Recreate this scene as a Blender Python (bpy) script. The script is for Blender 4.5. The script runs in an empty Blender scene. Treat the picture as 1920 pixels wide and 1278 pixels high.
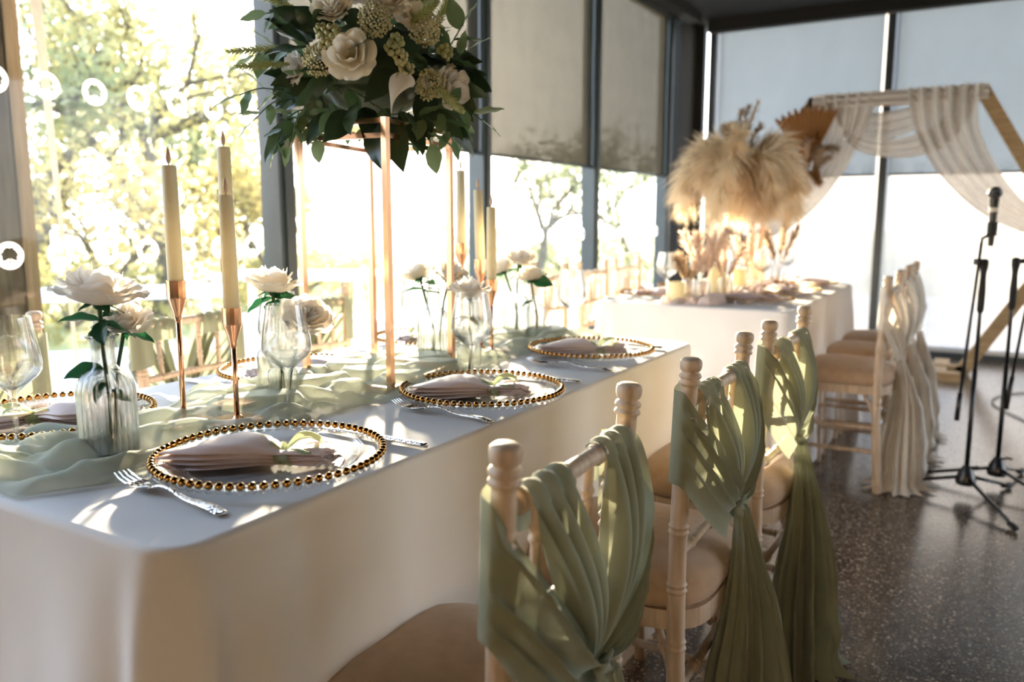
import bpy, math, random
from mathutils import Vector, Matrix, Quaternion, noise
PI = math.pi
sc = bpy.context.scene
COL = sc.collection
rnd = random.Random(7)

# ------------------------------------------------------------------ camera
YAW, PITCH, FPX = math.radians(30.6), math.radians(8.585), 1527.0
CAM_Z = 1.108
cd = bpy.data.cameras.new('camera')
cam = bpy.data.objects.new('camera', cd); COL.objects.link(cam)
cam.location = (0, 0, CAM_Z)
cam.rotation_euler = (PI / 2 - PITCH, 0, YAW)
cd.sensor_width = 36.0
cd.lens = FPX / 1920 * 36.0
cd.clip_start = 0.05; cd.clip_end = 400
cd.dof.use_dof = True
cd.dof.focus_distance = 1.32
cd.dof.aperture_fstop = 3.2
sc.camera = cam

# ------------------------------------------------------------------ sky, sun, exposure
SUN = Vector((-0.617, 0.784, 0.165)).normalized()
w = bpy.data.worlds.new('sky'); sc.world = w; w.use_nodes = True
nt = w.node_tree; nt.nodes.clear()
def wn(t, **k):
    n = nt.nodes.new(t)
    for a, b in k.items(): setattr(n, a, b)
    return n
tc = wn('ShaderNodeTexCoord'); sep = wn('ShaderNodeSeparateXYZ'); nt.links.new(tc.outputs['Generated'], sep.inputs[0])
ramp = wn('ShaderNodeValToRGB'); nt.links.new(sep.outputs['Z'], ramp.inputs[0])
cr = ramp.color_ramp
cr.elements[0].position = 0.0; cr.elements[0].color = (1.0, 0.93, 0.84, 1)
cr.elements[1].position = 1.0; cr.elements[1].color = (0.40, 0.52, 0.74, 1)
e = cr.elements.new(0.10); e.color = (0.86, 0.90, 0.95, 1)
e = cr.elements.new(0.32); e.color = (0.58, 0.71, 0.91, 1)
dot = wn('ShaderNodeVectorMath', operation='DOT_PRODUCT'); nt.links.new(tc.outputs['Generated'], dot.inputs[0]); dot.inputs[1].default_value = SUN
mx = wn('ShaderNodeMath', operation='MAXIMUM'); nt.links.new(dot.outputs['Value'], mx.inputs[0]); mx.inputs[1].default_value = 0
pw = wn('ShaderNodeMath', operation='POWER'); nt.links.new(mx.outputs[0], pw.inputs[0]); pw.inputs[1].default_value = 40
mu = wn('ShaderNodeMath', operation='MULTIPLY'); nt.links.new(pw.outputs[0], mu.inputs[0]); mu.inputs[1].default_value = 4.0
glow = wn('ShaderNodeMix', data_type='RGBA', blend_type='ADD'); glow.inputs[0].default_value = 1
gc = wn('ShaderNodeVectorMath', operation='SCALE'); gc.inputs[0].default_value = (1.0, 0.80, 0.55); nt.links.new(mu.outputs[0], gc.inputs['Scale'])
nt.links.new(ramp.outputs[0], glow.inputs[6]); nt.links.new(gc.outputs[0], glow.inputs[7])
bg = wn('ShaderNodeBackground'); bg.inputs['Strength'].default_value = 2.0
nt.links.new(glow.outputs[2], bg.inputs[0])
out = wn('ShaderNodeOutputWorld'); nt.links.new(bg.outputs[0], out.inputs[0])

sd = bpy.data.lights.new('sun', 'SUN'); sd.energy = 13.0; sd.angle = math.radians(1.6); sd.color = (1.0, 0.80, 0.56)
sun = bpy.data.objects.new('sun', sd); COL.objects.link(sun)
sun.rotation_euler = SUN.to_track_quat('Z', 'Y').to_euler(); sun.location = (-20, 26, 6)

vs = sc.view_settings
vs.view_transform = 'Standard'; vs.look = 'None'; vs.exposure = 2.15; vs.gamma = 1.0; vs.use_curve_mapping = False
sc.cycles.use_denoising = True
sc.cycles.max_bounces = 9; sc.cycles.diffuse_bounces = 4; sc.cycles.glossy_bounces = 4
sc.cycles.transparent_max_bounces = 40; sc.cycles.transmission_bounces = 8
sc.cycles.sample_clamp_indirect = 4.0
sc.cycles.caustics_reflective = False; sc.cycles.caustics_refractive = False

# ------------------------------------------------------------------ materials
MATS = {}
def newmat(name):
    m = bpy.data.materials.new(name); m.use_nodes = True
    m.node_tree.nodes.clear(); MATS[name] = m
    return m, m.node_tree
def N(t, typ, **k):
    n = t.nodes.new(typ)
    for a, b in k.items(): setattr(n, a, b)
    return n
def c4(c): return (c[0], c[1], c[2], 1)
def noise_col(t, ca, cb, scale, stretch=(1, 1, 1), detail=4, lo=.35, hi=.65, coord='Object'):
    tcn = N(t, 'ShaderNodeTexCoord'); mp = N(t, 'ShaderNodeMapping'); mp.inputs['Scale'].default_value = stretch
    t.links.new(tcn.outputs[coord], mp.inputs[0])
    nz = N(t, 'ShaderNodeTexNoise'); nz.inputs['Scale'].default_value = scale; nz.inputs['Detail'].default_value = detail
    t.links.new(mp.outputs[0], nz.inputs['Vector'])
    r = N(t, 'ShaderNodeValToRGB'); r.color_ramp.elements[0].position = lo; r.color_ramp.elements[1].position = hi
    r.color_ramp.elements[0].color = c4(ca); r.color_ramp.elements[1].color = c4(cb)
    t.links.new(nz.outputs[0], r.inputs[0])
    return r.outputs[0], nz.outputs[0]
def add_bump(t, bs, src, strength, dist=.002):
    b = N(t, 'ShaderNodeBump'); b.inputs['Strength'].default_value = strength; b.inputs['Distance'].default_value = dist
    t.links.new(src, b.inputs['Height']); t.links.new(b.outputs[0], bs.inputs['Normal'])
def pbr(name, ca, cb=None, rough=.5, metal=0., scale=30, stretch=(1, 1, 1), bump=0., spec=.5, lo=.35, hi=.65, detail=4, coat=0):
    m, t = newmat(name)
    bs = N(t, 'ShaderNodeBsdfPrincipled'); o = N(t, 'ShaderNodeOutputMaterial'); t.links.new(bs.outputs[0], o.inputs[0])
    bs.inputs['Roughness'].default_value = rough; bs.inputs['Metallic'].default_value = metal
    bs.inputs['Specular IOR Level'].default_value = spec; bs.inputs['Coat Weight'].default_value = coat
    col, nz = noise_col(t, ca, cb or ca, scale, stretch, detail, lo, hi)
    t.links.new(col, bs.inputs['Base Color'])
    if bump: add_bump(t, bs, nz, bump)
    return m
def cloth(name, ca, cb=None, transl=.25, transp=0., scale=40, weave=900, bump=.15, rough=.85, sheen=.2, tcol=None):
    """woven cloth: diffuse front, some light through it, optional see-through gauze"""
    m, t = newmat(name); o = N(t, 'ShaderNodeOutputMaterial')
    col, nz = noise_col(t, ca, cb or ca, scale)
    bs = N(t, 'ShaderNodeBsdfPrincipled'); bs.inputs['Roughness'].default_value = rough
    bs.inputs['Sheen Weight'].default_value = sheen; bs.inputs['Specular IOR Level'].default_value = .25
    t.links.new(col, bs.inputs['Base Color'])
    if bump:
        tcn = N(t, 'ShaderNodeTexCoord'); wv = N(t, 'ShaderNodeTexNoise'); wv.inputs['Scale'].default_value = weave
        t.links.new(tcn.outputs['Object'], wv.inputs['Vector']); add_bump(t, bs, wv.outputs[0], bump, .001)
    tr = N(t, 'ShaderNodeBsdfTranslucent')
    if tcol: tr.inputs[0].default_value = c4(tcol)
    else: t.links.new(col, tr.inputs[0])
    mx = N(t, 'ShaderNodeMixShader'); mx.inputs[0].default_value = transl
    t.links.new(bs.outputs[0], mx.inputs[1]); t.links.new(tr.outputs[0], mx.inputs[2])
    res = mx.outputs[0]
    if transp:
        tp = N(t, 'ShaderNodeBsdfTransparent'); m2 = N(t, 'ShaderNodeMixShader'); m2.inputs[0].default_value = transp
        t.links.new(res, m2.inputs[1]); t.links.new(tp.outputs[0], m2.inputs[2]); res = m2.outputs[0]
    t.links.new(res, o.inputs[0]); return m
def leafmat(name, ca, cb, transl=.4, rough=.45, scale=1.5, spec=.5):
    """per-object and noise colour variation"""
    m, t = newmat(name); o = N(t, 'ShaderNodeOutputMaterial')
    oi = N(t, 'ShaderNodeObjectInfo'); r = N(t, 'ShaderNodeValToRGB')
    r.color_ramp.elements[0].color = c4(ca); r.color_ramp.elements[1].color = c4(cb)
    tcn = N(t, 'ShaderNodeTexCoord'); nz = N(t, 'ShaderNodeTexNoise'); nz.inputs['Scale'].default_value = scale
    t.links.new(tcn.outputs['Object'], nz.inputs['Vector'])
    ad = N(t, 'ShaderNodeMath', operation='ADD'); t.links.new(oi.outputs['Random'], ad.inputs[0]); t.links.new(nz.outputs[0], ad.inputs[1])
    sb = N(t, 'ShaderNodeMath', operation='MULTIPLY_ADD'); sb.inputs[1].default_value = .9; sb.inputs[2].default_value = -.4
    t.links.new(ad.outputs[0], sb.inputs[0]); t.links.new(sb.outputs[0], r.inputs[0])
    bs = N(t, 'ShaderNodeBsdfPrincipled'); bs.inputs['Roughness'].default_value = rough; bs.inputs['Specular IOR Level'].default_value = spec
    t.links.new(r.outputs[0], bs.inputs['Base Color'])
    tr = N(t, 'ShaderNodeBsdfTranslucent'); t.links.new(r.outputs[0], tr.inputs[0])
    mx = N(t, 'ShaderNodeMixShader'); mx.inputs[0].default_value = transl
    t.links.new(bs.outputs[0], mx.inputs[1]); t.links.new(tr.outputs[0], mx.inputs[2]); t.links.new(mx.outputs[0], o.inputs[0])
    return m
def thin_glass(name, tint=(.97, .98, .98), edge=(.55, .60, .62), refl=1.0, rough=.02, haze=0., hazecol=(.9, .9, .9), pwr=3.0, solid=0.):
    """thin clear glass: passes light, mirrors more at grazing angles, darker towards its silhouette"""
    m, t = newmat(name); o = N(t, 'ShaderNodeOutputMaterial')
    lw = N(t, 'ShaderNodeLayerWeight'); lw.inputs[0].default_value = .5
    pw = N(t, 'ShaderNodeMath', operation='POWER'); pw.inputs[1].default_value = pwr; t.links.new(lw.outputs['Facing'], pw.inputs[0])
    mc = N(t, 'ShaderNodeMix', data_type='RGBA'); mc.inputs[6].default_value = c4(tint); mc.inputs[7].default_value = c4(edge)
    t.links.new(pw.outputs[0], mc.inputs[0])
    tp = N(t, 'ShaderNodeBsdfTransparent'); t.links.new(mc.outputs[2], tp.inputs[0])
    gl = N(t, 'ShaderNodeBsdfGlossy'); gl.inputs['Roughness'].default_value = rough
    p5 = N(t, 'ShaderNodeMath', operation='POWER'); p5.inputs[1].default_value = 5.0; t.links.new(lw.outputs['Facing'], p5.inputs[0])
    mu = N(t, 'ShaderNodeMath', operation='MULTIPLY_ADD'); mu.inputs[1].default_value = .90 * refl; mu.inputs[2].default_value = .045 * refl; t.links.new(p5.outputs[0], mu.inputs[0]); mu.use_clamp = True
    mx = N(t, 'ShaderNodeMixShader'); t.links.new(mu.outputs[0], mx.inputs[0]); t.links.new(tp.outputs[0], mx.inputs[1]); t.links.new(gl.outputs[0], mx.inputs[2])
    res = mx.outputs[0]
    if haze:
        col, nz = noise_col(t, (0, 0, 0), (1, 1, 1), 3, (8, 8, .6), 3, .3, .7)
        mr = N(t, 'ShaderNodeMapRange'); mr.inputs[3].default_value = haze * .90; mr.inputs[4].default_value = haze * 1.1; t.links.new(nz, mr.inputs[0])
        tr = N(t, 'ShaderNodeBsdfTranslucent'); tr.inputs[0].default_value = c4(hazecol)
        m2 = N(t, 'ShaderNodeMixShader'); t.links.new(mr.outputs[0], m2.inputs[0])
        t.links.new(res, m2.inputs[1]); t.links.new(tr.outputs[0], m2.inputs[2]); res = m2.outputs[0]
    if solid:      # thick cast glass bends what is behind it
        gs = N(t, 'ShaderNodeBsdfGlass'); gs.inputs['IOR'].default_value = 1.30; gs.inputs['Roughness'].default_value = 0.
        m3 = N(t, 'ShaderNodeMixShader'); m3.inputs[0].default_value = solid; t.links.new(res, m3.inputs[1]); t.links.new(gs.outputs[0], m3.inputs[2]); res = m3.outputs[0]
    t.links.new(res, o.inputs[0]); return m

pbr('wood_lime', (.52, .385, .27), (.70, .56, .42), rough=.5, scale=14, stretch=(6, 6, .6), bump=.12)
pbr('wood_far', (.62, .45, .30), (.74, .60, .44), rough=.5, scale=14, stretch=(6, 6, .6))
cloth('cushion', (.50, .345, .225), (.56, .395, .265), transl=0, weave=1400, bump=.4, sheen=.3)
cloth('linen', (.86, .83, .82), (.89, .86, .85), transl=.12, weave=1500, bump=.12, scale=6)
cloth('sage', (.29, .305, .215), (.34, .355, .25), transl=.27, transp=.06, weave=1300, bump=.1, scale=9)
cloth('sage_gauze', (.47, .51, .41), (.56, .60, .49), transl=.36, transp=.30, weave=1300, bump=.06, scale=9)
cloth('white_gauze', (.76, .70, .62), (.82, .77, .70), transl=.22, transp=.07, bump=0)
cloth('drape_gauze', (.70, .66, .62), (.78, .74, .70), transl=.16, transp=.14, bump=0)
cloth('blush', (.86, .69, .65), (.89, .74, .70), transl=.12, rough=.55, weave=1500, bump=.06, scale=8)
cloth('blush_gauze', (.80, .66, .62), (.85, .72, .68), transl=.3, transp=.2, bump=0)
cloth('mocha', (.38, .25, .19), (.46, .32, .25), transl=.1, bump=0)
cloth('sage_tie', (.38, .45, .26), (.48, .54, .34), transl=.35, weave=900, bump=.2)
pbr('rose_gold', (.74, .42, .26), (.80, .48, .31), rough=.22, metal=1, scale=4)
pbr('gold_bead', (.30, .145, .035), (.42, .22, .055), rough=.12, metal=1, scale=90)
pbr('silver', (.80, .80, .82), rough=.13, metal=1)
pbr('silver_hammered', (.80, .80, .82), rough=.16, metal=1, scale=260, bump=.8, detail=1)
cloth('wax_ivory', (.72, .64, .45), (.76, .69, .50), transl=.18, bump=0, rough=.5, sheen=0)
cloth('wax_cream', (.82, .75, .50), (.86, .80, .56), transl=.25, bump=0, rough=.5, sheen=0)
pbr('wick_tip', (.62, .43, .30), rough=.5)
pbr('frame_dark', (.030, .042, .050), (.038, .052, .06), rough=.32, scale=8)
pbr('frame_pale', (.55, .60, .66), rough=.3, metal=.6)
pbr('ceiling_dark', (.0035, .003, .003), (.006, .005, .005), rough=.8, scale=5)
pbr('black_metal', (.015, .016, .018), rough=.3, spec=.6)
pbr('black_rubber', (.02, .02, .02), rough=.7)
pbr('mic_mesh', (.05, .05, .055), (.16, .16, .165), rough=.5, metal=.6, scale=900, lo=.45, hi=.55, bump=.6)
pbr('white_tape', (.75, .68, .62), rough=.6)
pbr('arch_wood', (.34, .22, .10), (.46, .32, .17), rough=.6, scale=10, stretch=(1, 6, 6))
pbr('timber_dark', (.055, .038, .022), (.11, .08, .048), rough=.8, scale=9, stretch=(6, 6, .5), bump=.4)
pbr('timber_edge', (.22, .15, .085), (.32, .23, .14), rough=.8, scale=9, stretch=(6, 6, .5), bump=.3)
pbr('bark', (.075, .062, .045), (.15, .125, .09), rough=.95, scale=8, bump=.5)
leafmat('autumn_leaf', (.24, .26, .13), (.56, .44, .18), transl=.55, scale=.55)
leafmat('green_leaf_far', (.20, .25, .14), (.38, .38, .20), transl=.5, scale=.6)
leafmat('shrub_leaf', (.16, .19, .10), (.42, .36, .14), transl=.5, scale=.8)
leafmat('magnolia_leaf', (.016, .034, .014), (.055, .085, .034), transl=.15, rough=.28, spec=.6)
leafmat('eucalyptus_leaf', (.09, .17, .075), (.21, .29, .15), transl=.35, rough=.5)
leafmat('rose_leaf', (.010, .075, .028), (.022, .12, .045), transl=.3, rough=.4)
leafmat('fern_leaf', (.42, .44, .17), (.58, .58, .28), transl=.4)
leafmat('cluster_flower', (.50, .46, .24), (.70, .64, .38), transl=.2, rough=.7, scale=60)
leafmat('berry', (.36, .38, .16), (.55, .50, .26), transl=.2, rough=.4, scale=30)
cloth('petal_ivory', (.86, .80, .72), (.90, .85, .78), transl=.35, bump=0, scale=12)
cloth('petal_cream', (.90, .82, .66), (.93, .87, .74), transl=.3, bump=0, scale=12)
pbr('stem_green', (.035, .075, .025), (.07, .12, .045), rough=.6, scale=40)
leafmat('pampas_cream', (.84, .68, .48), (.95, .86, .70), transl=.5, rough=.8, scale=5)
leafmat('pampas_taupe', (.32, .23, .155), (.56, .43, .30), transl=.35, rough=.8, scale=5)
leafmat('pampas_blush', (.66, .50, .39), (.84, .70, .58), transl=.42, rough=.8, scale=5)
leafmat('palm_rust', (.26, .115, .035), (.40, .19, .06), transl=.3, rough=.7, scale=5)
thin_glass('window_glass', (.94, .96, .96), (.8, .85, .85), refl=.30)
thin_glass('misted_glass', (.96, .97, .98), (.85, .88, .9), refl=.5, haze=.74, hazecol=(.27, .265, .26))
thin_glass('table_glass', (.985, .99, .99), (.30, .36, .40), refl=1.7, pwr=2.2, solid=.22)
thin_glass('plate_glass', (.99, .995, .995), (.92, .94, .95), refl=.9)
thin_glass('bottle_glass', (.95, .97, .97), (.22, .30, .33), refl=2.0, rough=.03, pwr=1.9, solid=.40)
cloth('decal_white', (.9, .9, .9), transl=.7, bump=0, sheen=0)
cloth('blind_charcoal', (.020, .022, .020), (.034, .034, .028), transl=.15, transp=.014, scale=5, weave=900, bump=.2, sheen=0, tcol=(.05, .046, .036))
cloth('blind_pearl', (.27, .32, .39), (.31, .36, .43), transl=.30, transp=.105, scale=2, bump=0, sheen=0, tcol=(.12, .185, .29))
for n_ in MATS['blind_pearl'].node_tree.nodes:      # blue of the sky behind, put into the mesh's own tint
    if n_.type == 'BSDF_TRANSPARENT': n_.inputs[0].default_value = (.74, .88, 1.0, 1)
pbr('patio_stone', (.46, .46, .45), (.60, .59, .56), rough=.9, scale=3)
pbr('grass', (.20, .22, .09), (.42, .38, .17), rough=1, scale=1.4, detail=8)
pbr('patio_white', (.70, .72, .76), (.8, .8, .82), rough=.6, scale=3)
pbr('warm_wall', (.74, .60, .47), (.80, .66, .53), rough=.9, scale=2)
# terrazzo
m, t = newmat('terrazzo'); o = N(t, 'ShaderNodeOutputMaterial'); bs = N(t, 'ShaderNodeBsdfPrincipled'); t.links.new(bs.outputs[0], o.inputs[0])
tcn = N(t, 'ShaderNodeTexCoord'); prev = None
base, nz = noise_col(t, (.052, .035, .025), (.095, .066, .048), 9)
prev = base
for scl, rad, ca, cb in ((95, .36, (.10, .06, .04), (.62, .50, .38)), (190, .38, (.07, .05, .04), (.48, .38, .29)), (48, .20, (.16, .09, .05), (.70, .62, .52))):
    vo = N(t, 'ShaderNodeTexVoronoi'); vo.inputs['Scale'].default_value = scl; t.links.new(tcn.outputs['Object'], vo.inputs['Vector'])
    lt = N(t, 'ShaderNodeMath', operation='LESS_THAN'); lt.inputs[1].default_value = rad; t.links.new(vo.outputs['Distance'], lt.inputs[0])
    sx = N(t, 'ShaderNodeSeparateColor'); t.links.new(vo.outputs['Color'], sx.inputs[0])
    g2 = N(t, 'ShaderNodeMath', operation='GREATER_THAN'); g2.inputs[1].default_value = .45; t.links.new(sx.outputs[1], g2.inputs[0])
    ml = N(t, 'ShaderNodeMath', operation='MULTIPLY'); t.links.new(lt.outputs[0], ml.inputs[0]); t.links.new(g2.outputs[0], ml.inputs[1])
    cm = N(t, 'ShaderNodeMix', data_type='RGBA'); cm.inputs[6].default_value = c4(ca); cm.inputs[7].default_value = c4(cb); t.links.new(sx.outputs[0], cm.inputs[0])
    mm = N(t, 'ShaderNodeMix', data_type='RGBA'); t.links.new(ml.outputs[0], mm.inputs[0]); t.links.new(prev, mm.inputs[6]); t.links.new(cm.outputs[2], mm.inputs[7]); prev = mm.outputs[2]
t.links.new(prev, bs.inputs['Base Color']); bs.inputs['Roughness'].default_value = .20; bs.inputs['Specular IOR Level'].default_value = .8

# ------------------------------------------------------------------ mesh helpers
class G:
    def __init__(s): s.v = []; s.f = []
    def grid(s, nu, nv, fn, cu=False, cv=False):
        b = len(s.v)
        for j in range(nv):
            for i in range(nu):
                s.v.append(tuple(fn(i / (nu if cu else nu - 1), j / (nv if cv else nv - 1))))
        for j in range(nv if cv else nv - 1):
            for i in range(nu if cu else nu - 1):
                i2 = (i + 1) % nu; j2 = (j + 1) % nv
                s.f.append((b + j * nu + i, b + j * nu + i2, b + j2 * nu + i2, b + j2 * nu + i))
        return s
    def lathe(s, prof, seg=24, c=(0, 0, 0), rf=None, caps=False):
        b = len(s.v); n = len(prof)
        for r, z in prof:
            for i in range(seg):
                a = 2 * PI * i / seg; q = r * (rf(a, z) if rf else 1)
                s.v.append((c[0] + q * math.cos(a), c[1] + q * math.sin(a), c[2] + z))
        for j in range(n - 1):
            for i in range(seg):
                k = (i + 1) % seg
                s.f.append((b + j * seg + i, b + j * seg + k, b + (j + 1) * seg + k, b + (j + 1) * seg + i))
        if caps:
            s.f.append(tuple(b + i for i in reversed(range(seg)))); s.f.append(tuple(b + (n - 1) * seg + i for i in range(seg)))
        return s
    def tube(s, pts, rad, seg=8, caps=True):
        pts = [Vector(p) for p in pts]; n = len(pts); b = len(s.v)
        if not hasattr(rad, '__len__'): rad = [rad] * n
        up = None
        for j, p in enumerate(pts):
            d = (pts[min(j + 1, n - 1)] - pts[max(j - 1, 0)])
            d = d.normalized() if d.length > 1e-9 else Vector((0, 0, 1))
            if up is None: up = d.orthogonal().normalized()
            up = (up - d * up.dot(d)); up = up.normalized() if up.length > 1e-6 else d.orthogonal().normalized()
            sd_ = d.cross(up)
            for i in range(seg):
                a = 2 * PI * i / seg
                s.v.append(tuple(p + (up * math.cos(a) + sd_ * math.sin(a)) * rad[j]))
        for j in range(n - 1):
            for i in range(seg):
                k = (i + 1) % seg
                s.f.append((b + j * seg + i, b + j * seg + k, b + (j + 1) * seg + k, b + (j + 1) * seg + i))
        if caps:
            s.f.append(tuple(b + i for i in reversed(range(seg)))); s.f.append(tuple(b + (n - 1) * seg + i for i in range(seg)))
        return s
    def box(s, lo, hi, mat=None):
        b = len(s.v)
        for z in (lo[2], hi[2]):
            for x, y in ((lo[0], lo[1]), (hi[0], lo[1]), (hi[0], hi[1]), (lo[0], hi[1])):
                p = Vector((x, y, z)); s.v.append(tuple(mat @ p if mat else p))
        for q in ((3, 2, 1, 0), (4, 5, 6, 7), (0, 1, 5, 4), (1, 2, 6, 5), (2, 3, 7, 6), (3, 0, 4, 7)): s.f.append(tuple(b + i for i in q))
        return s
    def bar(s, p, q, wx, wy=None, up=(0, 0, 1)):
        """rectangular bar from p to q"""
        p = Vector(p); q = Vector(q); d = (q - p).normalized(); wy = wy or wx; up = Vector(up)
        if abs(d.dot(up)) > .95: up = Vector((0, 1, 0))
        a = d.cross(up).normalized(); u = a.cross(d); b = len(s.v)
        for e_ in (p, q):
            for i, j in ((-1, -1), (1, -1), (1, 1), (-1, 1)): s.v.append(tuple(e_ + a * (i * wx / 2) + u * (j * wy / 2)))
        for f_ in ((3, 2, 1, 0), (4, 5, 6, 7), (0, 1, 5, 4), (1, 2, 6, 5), (2, 3, 7, 6), (3, 0, 4, 7)): s.f.append(tuple(b + i for i in f_))
        return s
    def ball(s, c, r, nu=8, nv=6, sc_=(1, 1, 1)):
        prof = [(max(1e-5, math.sin(PI * j / nv)), -math.cos(PI * j / nv)) for j in range(nv + 1)]
        b = len(s.v); s.lathe(prof, nu)
        for i in range(b, len(s.v)):
            x, y, z = s.v[i]; s.v[i] = (c[0] + x * r * sc_[0], c[1] + y * r * sc_[1], c[2] + z * r * sc_[2])
        return s
    def quad(s, p, d, side, L, W):
        """a small pointed leaf blade"""
        b = len(s.v); s.v += [tuple(p), tuple(p + d * (L * .45) + side * W * .5), tuple(p + d * L), tuple(p + d * (L * .45) - side * W * .5)]
        s.f.append((b, b + 1, b + 2, b + 3)); return s
    def mesh(s, name, mat, smooth=True, sharp=None):
        me = bpy.data.meshes.new(name); me.from_pydata(s.v, [], s.f); me.materials.append(MATS[mat])
        if smooth:
            me.polygons.foreach_set('use_smooth', [True] * len(me.polygons))
            if sharp: me.set_sharp_from_angle(angle=math.radians(sharp))
        me.update(); return me
    def build(s, name, mat, parent=None, smooth=True, sharp=None, loc=None):
        return put(name, s.mesh(name, mat, smooth, sharp), parent, loc)
def put(name, me, parent=None, loc=None, rot=None, scale=None, mtx=None):
    o = bpy.data.objects.new(name, me); COL.objects.link(o)
    if parent is not None: o.parent = parent
    if loc is not None: o.location = loc
    if rot is not None: o.rotation_euler = rot
    if scale is not None: o.scale = scale if hasattr(scale, '__len__') else (scale,) * 3
    if mtx is not None: o.matrix_basis = mtx
    return o
def tag(o, label, cat, group=None, kind=None):
    o['label'] = label; o['category'] = cat
    if group: o['group'] = group
    if kind: o['kind'] = kind
    return o
def thing(name, label, cat, loc=(0, 0, 0), rz=0, group=None):
    o = bpy.data.objects.new(name, None); COL.objects.link(o); o.empty_display_size = .05
    o.location = loc; o.rotation_euler = (0, 0, rz)
    return tag(o, label, cat, group)
def struct(o, label=None):
    o['kind'] = 'structure'
    if label: o['label'] = label
    return o
def dup(root, loc, rz, label, group=None):
    r = root.copy(); COL.objects.link(r); r.location = loc; r.rotation_euler = (0, 0, rz); r['label'] = label
    if group: r['group'] = group
    for ch in list(root.children):
        c = ch.copy(); COL.objects.link(c); c.parent = r
        for g in list(ch.children):
            d = g.copy(); COL.objects.link(d); d.parent = c
    return r
def lerp(a, b, t): return a + (b - a) * t
def smooth(t): t = max(0., min(1., t)); return t * t * (3 - 2 * t)
def poly(pts, t):
    """Catmull-Rom through points, t in 0..1"""
    n = len(pts) - 1; x = min(max(t, 0), .99999) * n; i = int(x); f = x - i
    P = [Vector(pts[max(0, min(n, k))]) for k in (i - 1, i, i + 1, i + 2)]
    return .5 * ((2 * P[1]) + (P[2] - P[0]) * f + (2 * P[0] - 5 * P[1] + 4 * P[2] - P[3]) * f * f + (3 * P[1] - P[0] - 3 * P[2] + P[3]) * f ** 3)
def nz3(x, y, z=0): return noise.noise(Vector((x, y, z)))

# ------------------------------------------------------------------ room shell
XW, YF, ZC = -2.45, 7.33, 2.78
g = G(); g.box((XW - .08, -4.0, -.12), (5.0, YF + .08, 0)); struct(g.build('floor', 'terrazzo', smooth=False), 'dark brown polished terrazzo floor')
g = G(); g.box((XW - .08, -4.0, ZC), (5.0, YF + .08, ZC + .15)); struct(g.build('ceiling', 'ceiling_dark', smooth=False), 'black ceiling')
g = G(); g.box((XW - .08, -4.15, 0), (5.0, -4.0, ZC)); struct(g.build('wall_back', 'warm_wall', smooth=False))

g = G(); g.box((5.0, -4.0, 0), (5.15, 3.2, ZC)); struct(g.build('wall_right', 'warm_wall', smooth=False))
g = G(); g.box((XW - .08, -4.0, 0), (XW + .02, -.57, ZC)); struct(g.build('wall_left', 'warm_wall', smooth=False))
g = G(); g.box((2.05, YF - .03, 0), (5.0, YF + .05, ZC)); struct(g.build('wall_far', 'warm_wall', smooth=False))
for k in range(3):
    y0, y1 = 3.2 + k * 1.376, 3.2 + (k + 1) * 1.376
    g = G(); g.box((5.0, y0, 0), (5.1, y0 + .06, ZC)); g.box((5.0, y0 + .06, 0), (5.1, y1, .09)); g.box((5.0, y0 + .06, ZC - .07), (5.1, y1, ZC))
    wd = struct(g.build('window_%d' % (20 + k), 'frame_dark', smooth=False)); g = G(); g.box((5.045, y0 + .05, .08), (5.053, y1, ZC - .06)); g.build('pane', 'window_glass', wd, smooth=False)

def sticker_mesh(R=.040):
    """round white window sticker with a tree shape cut out of it"""
    n = 44; g = G()
    for i in range(n):
        a = 2 * PI * i / n - PI / 2
        d = abs((a + PI / 2 + PI) % (2 * PI) - PI)          # angle from straight down
        if d < .16: r = .60
        elif d < .30: r = .60 - (d - .16) / .14 * .42
        elif d < .75: r = .18 + (d - .30) / .45 * .30
        else: r = .60 + .035 * math.sin(7 * a) + .03 * math.sin(11 * a + 1)
        for q, x in ((1, .0012), (r, .0012), (r, -.0002), (1, -.0002)):
            g.v.append((x, q * R * math.cos(a), q * R * math.sin(a)))
    for i in range(n):
        k = (i + 1) % n
        for j in range(4):
            j2 = (j + 1) % 4; g.f.append((4 * i + j, 4 * k + j, 4 * k + j2, 4 * i + j2))
    return g.mesh('tree_sticker', 'decal_white', smooth=False)
STK = sticker_mesh()

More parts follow.
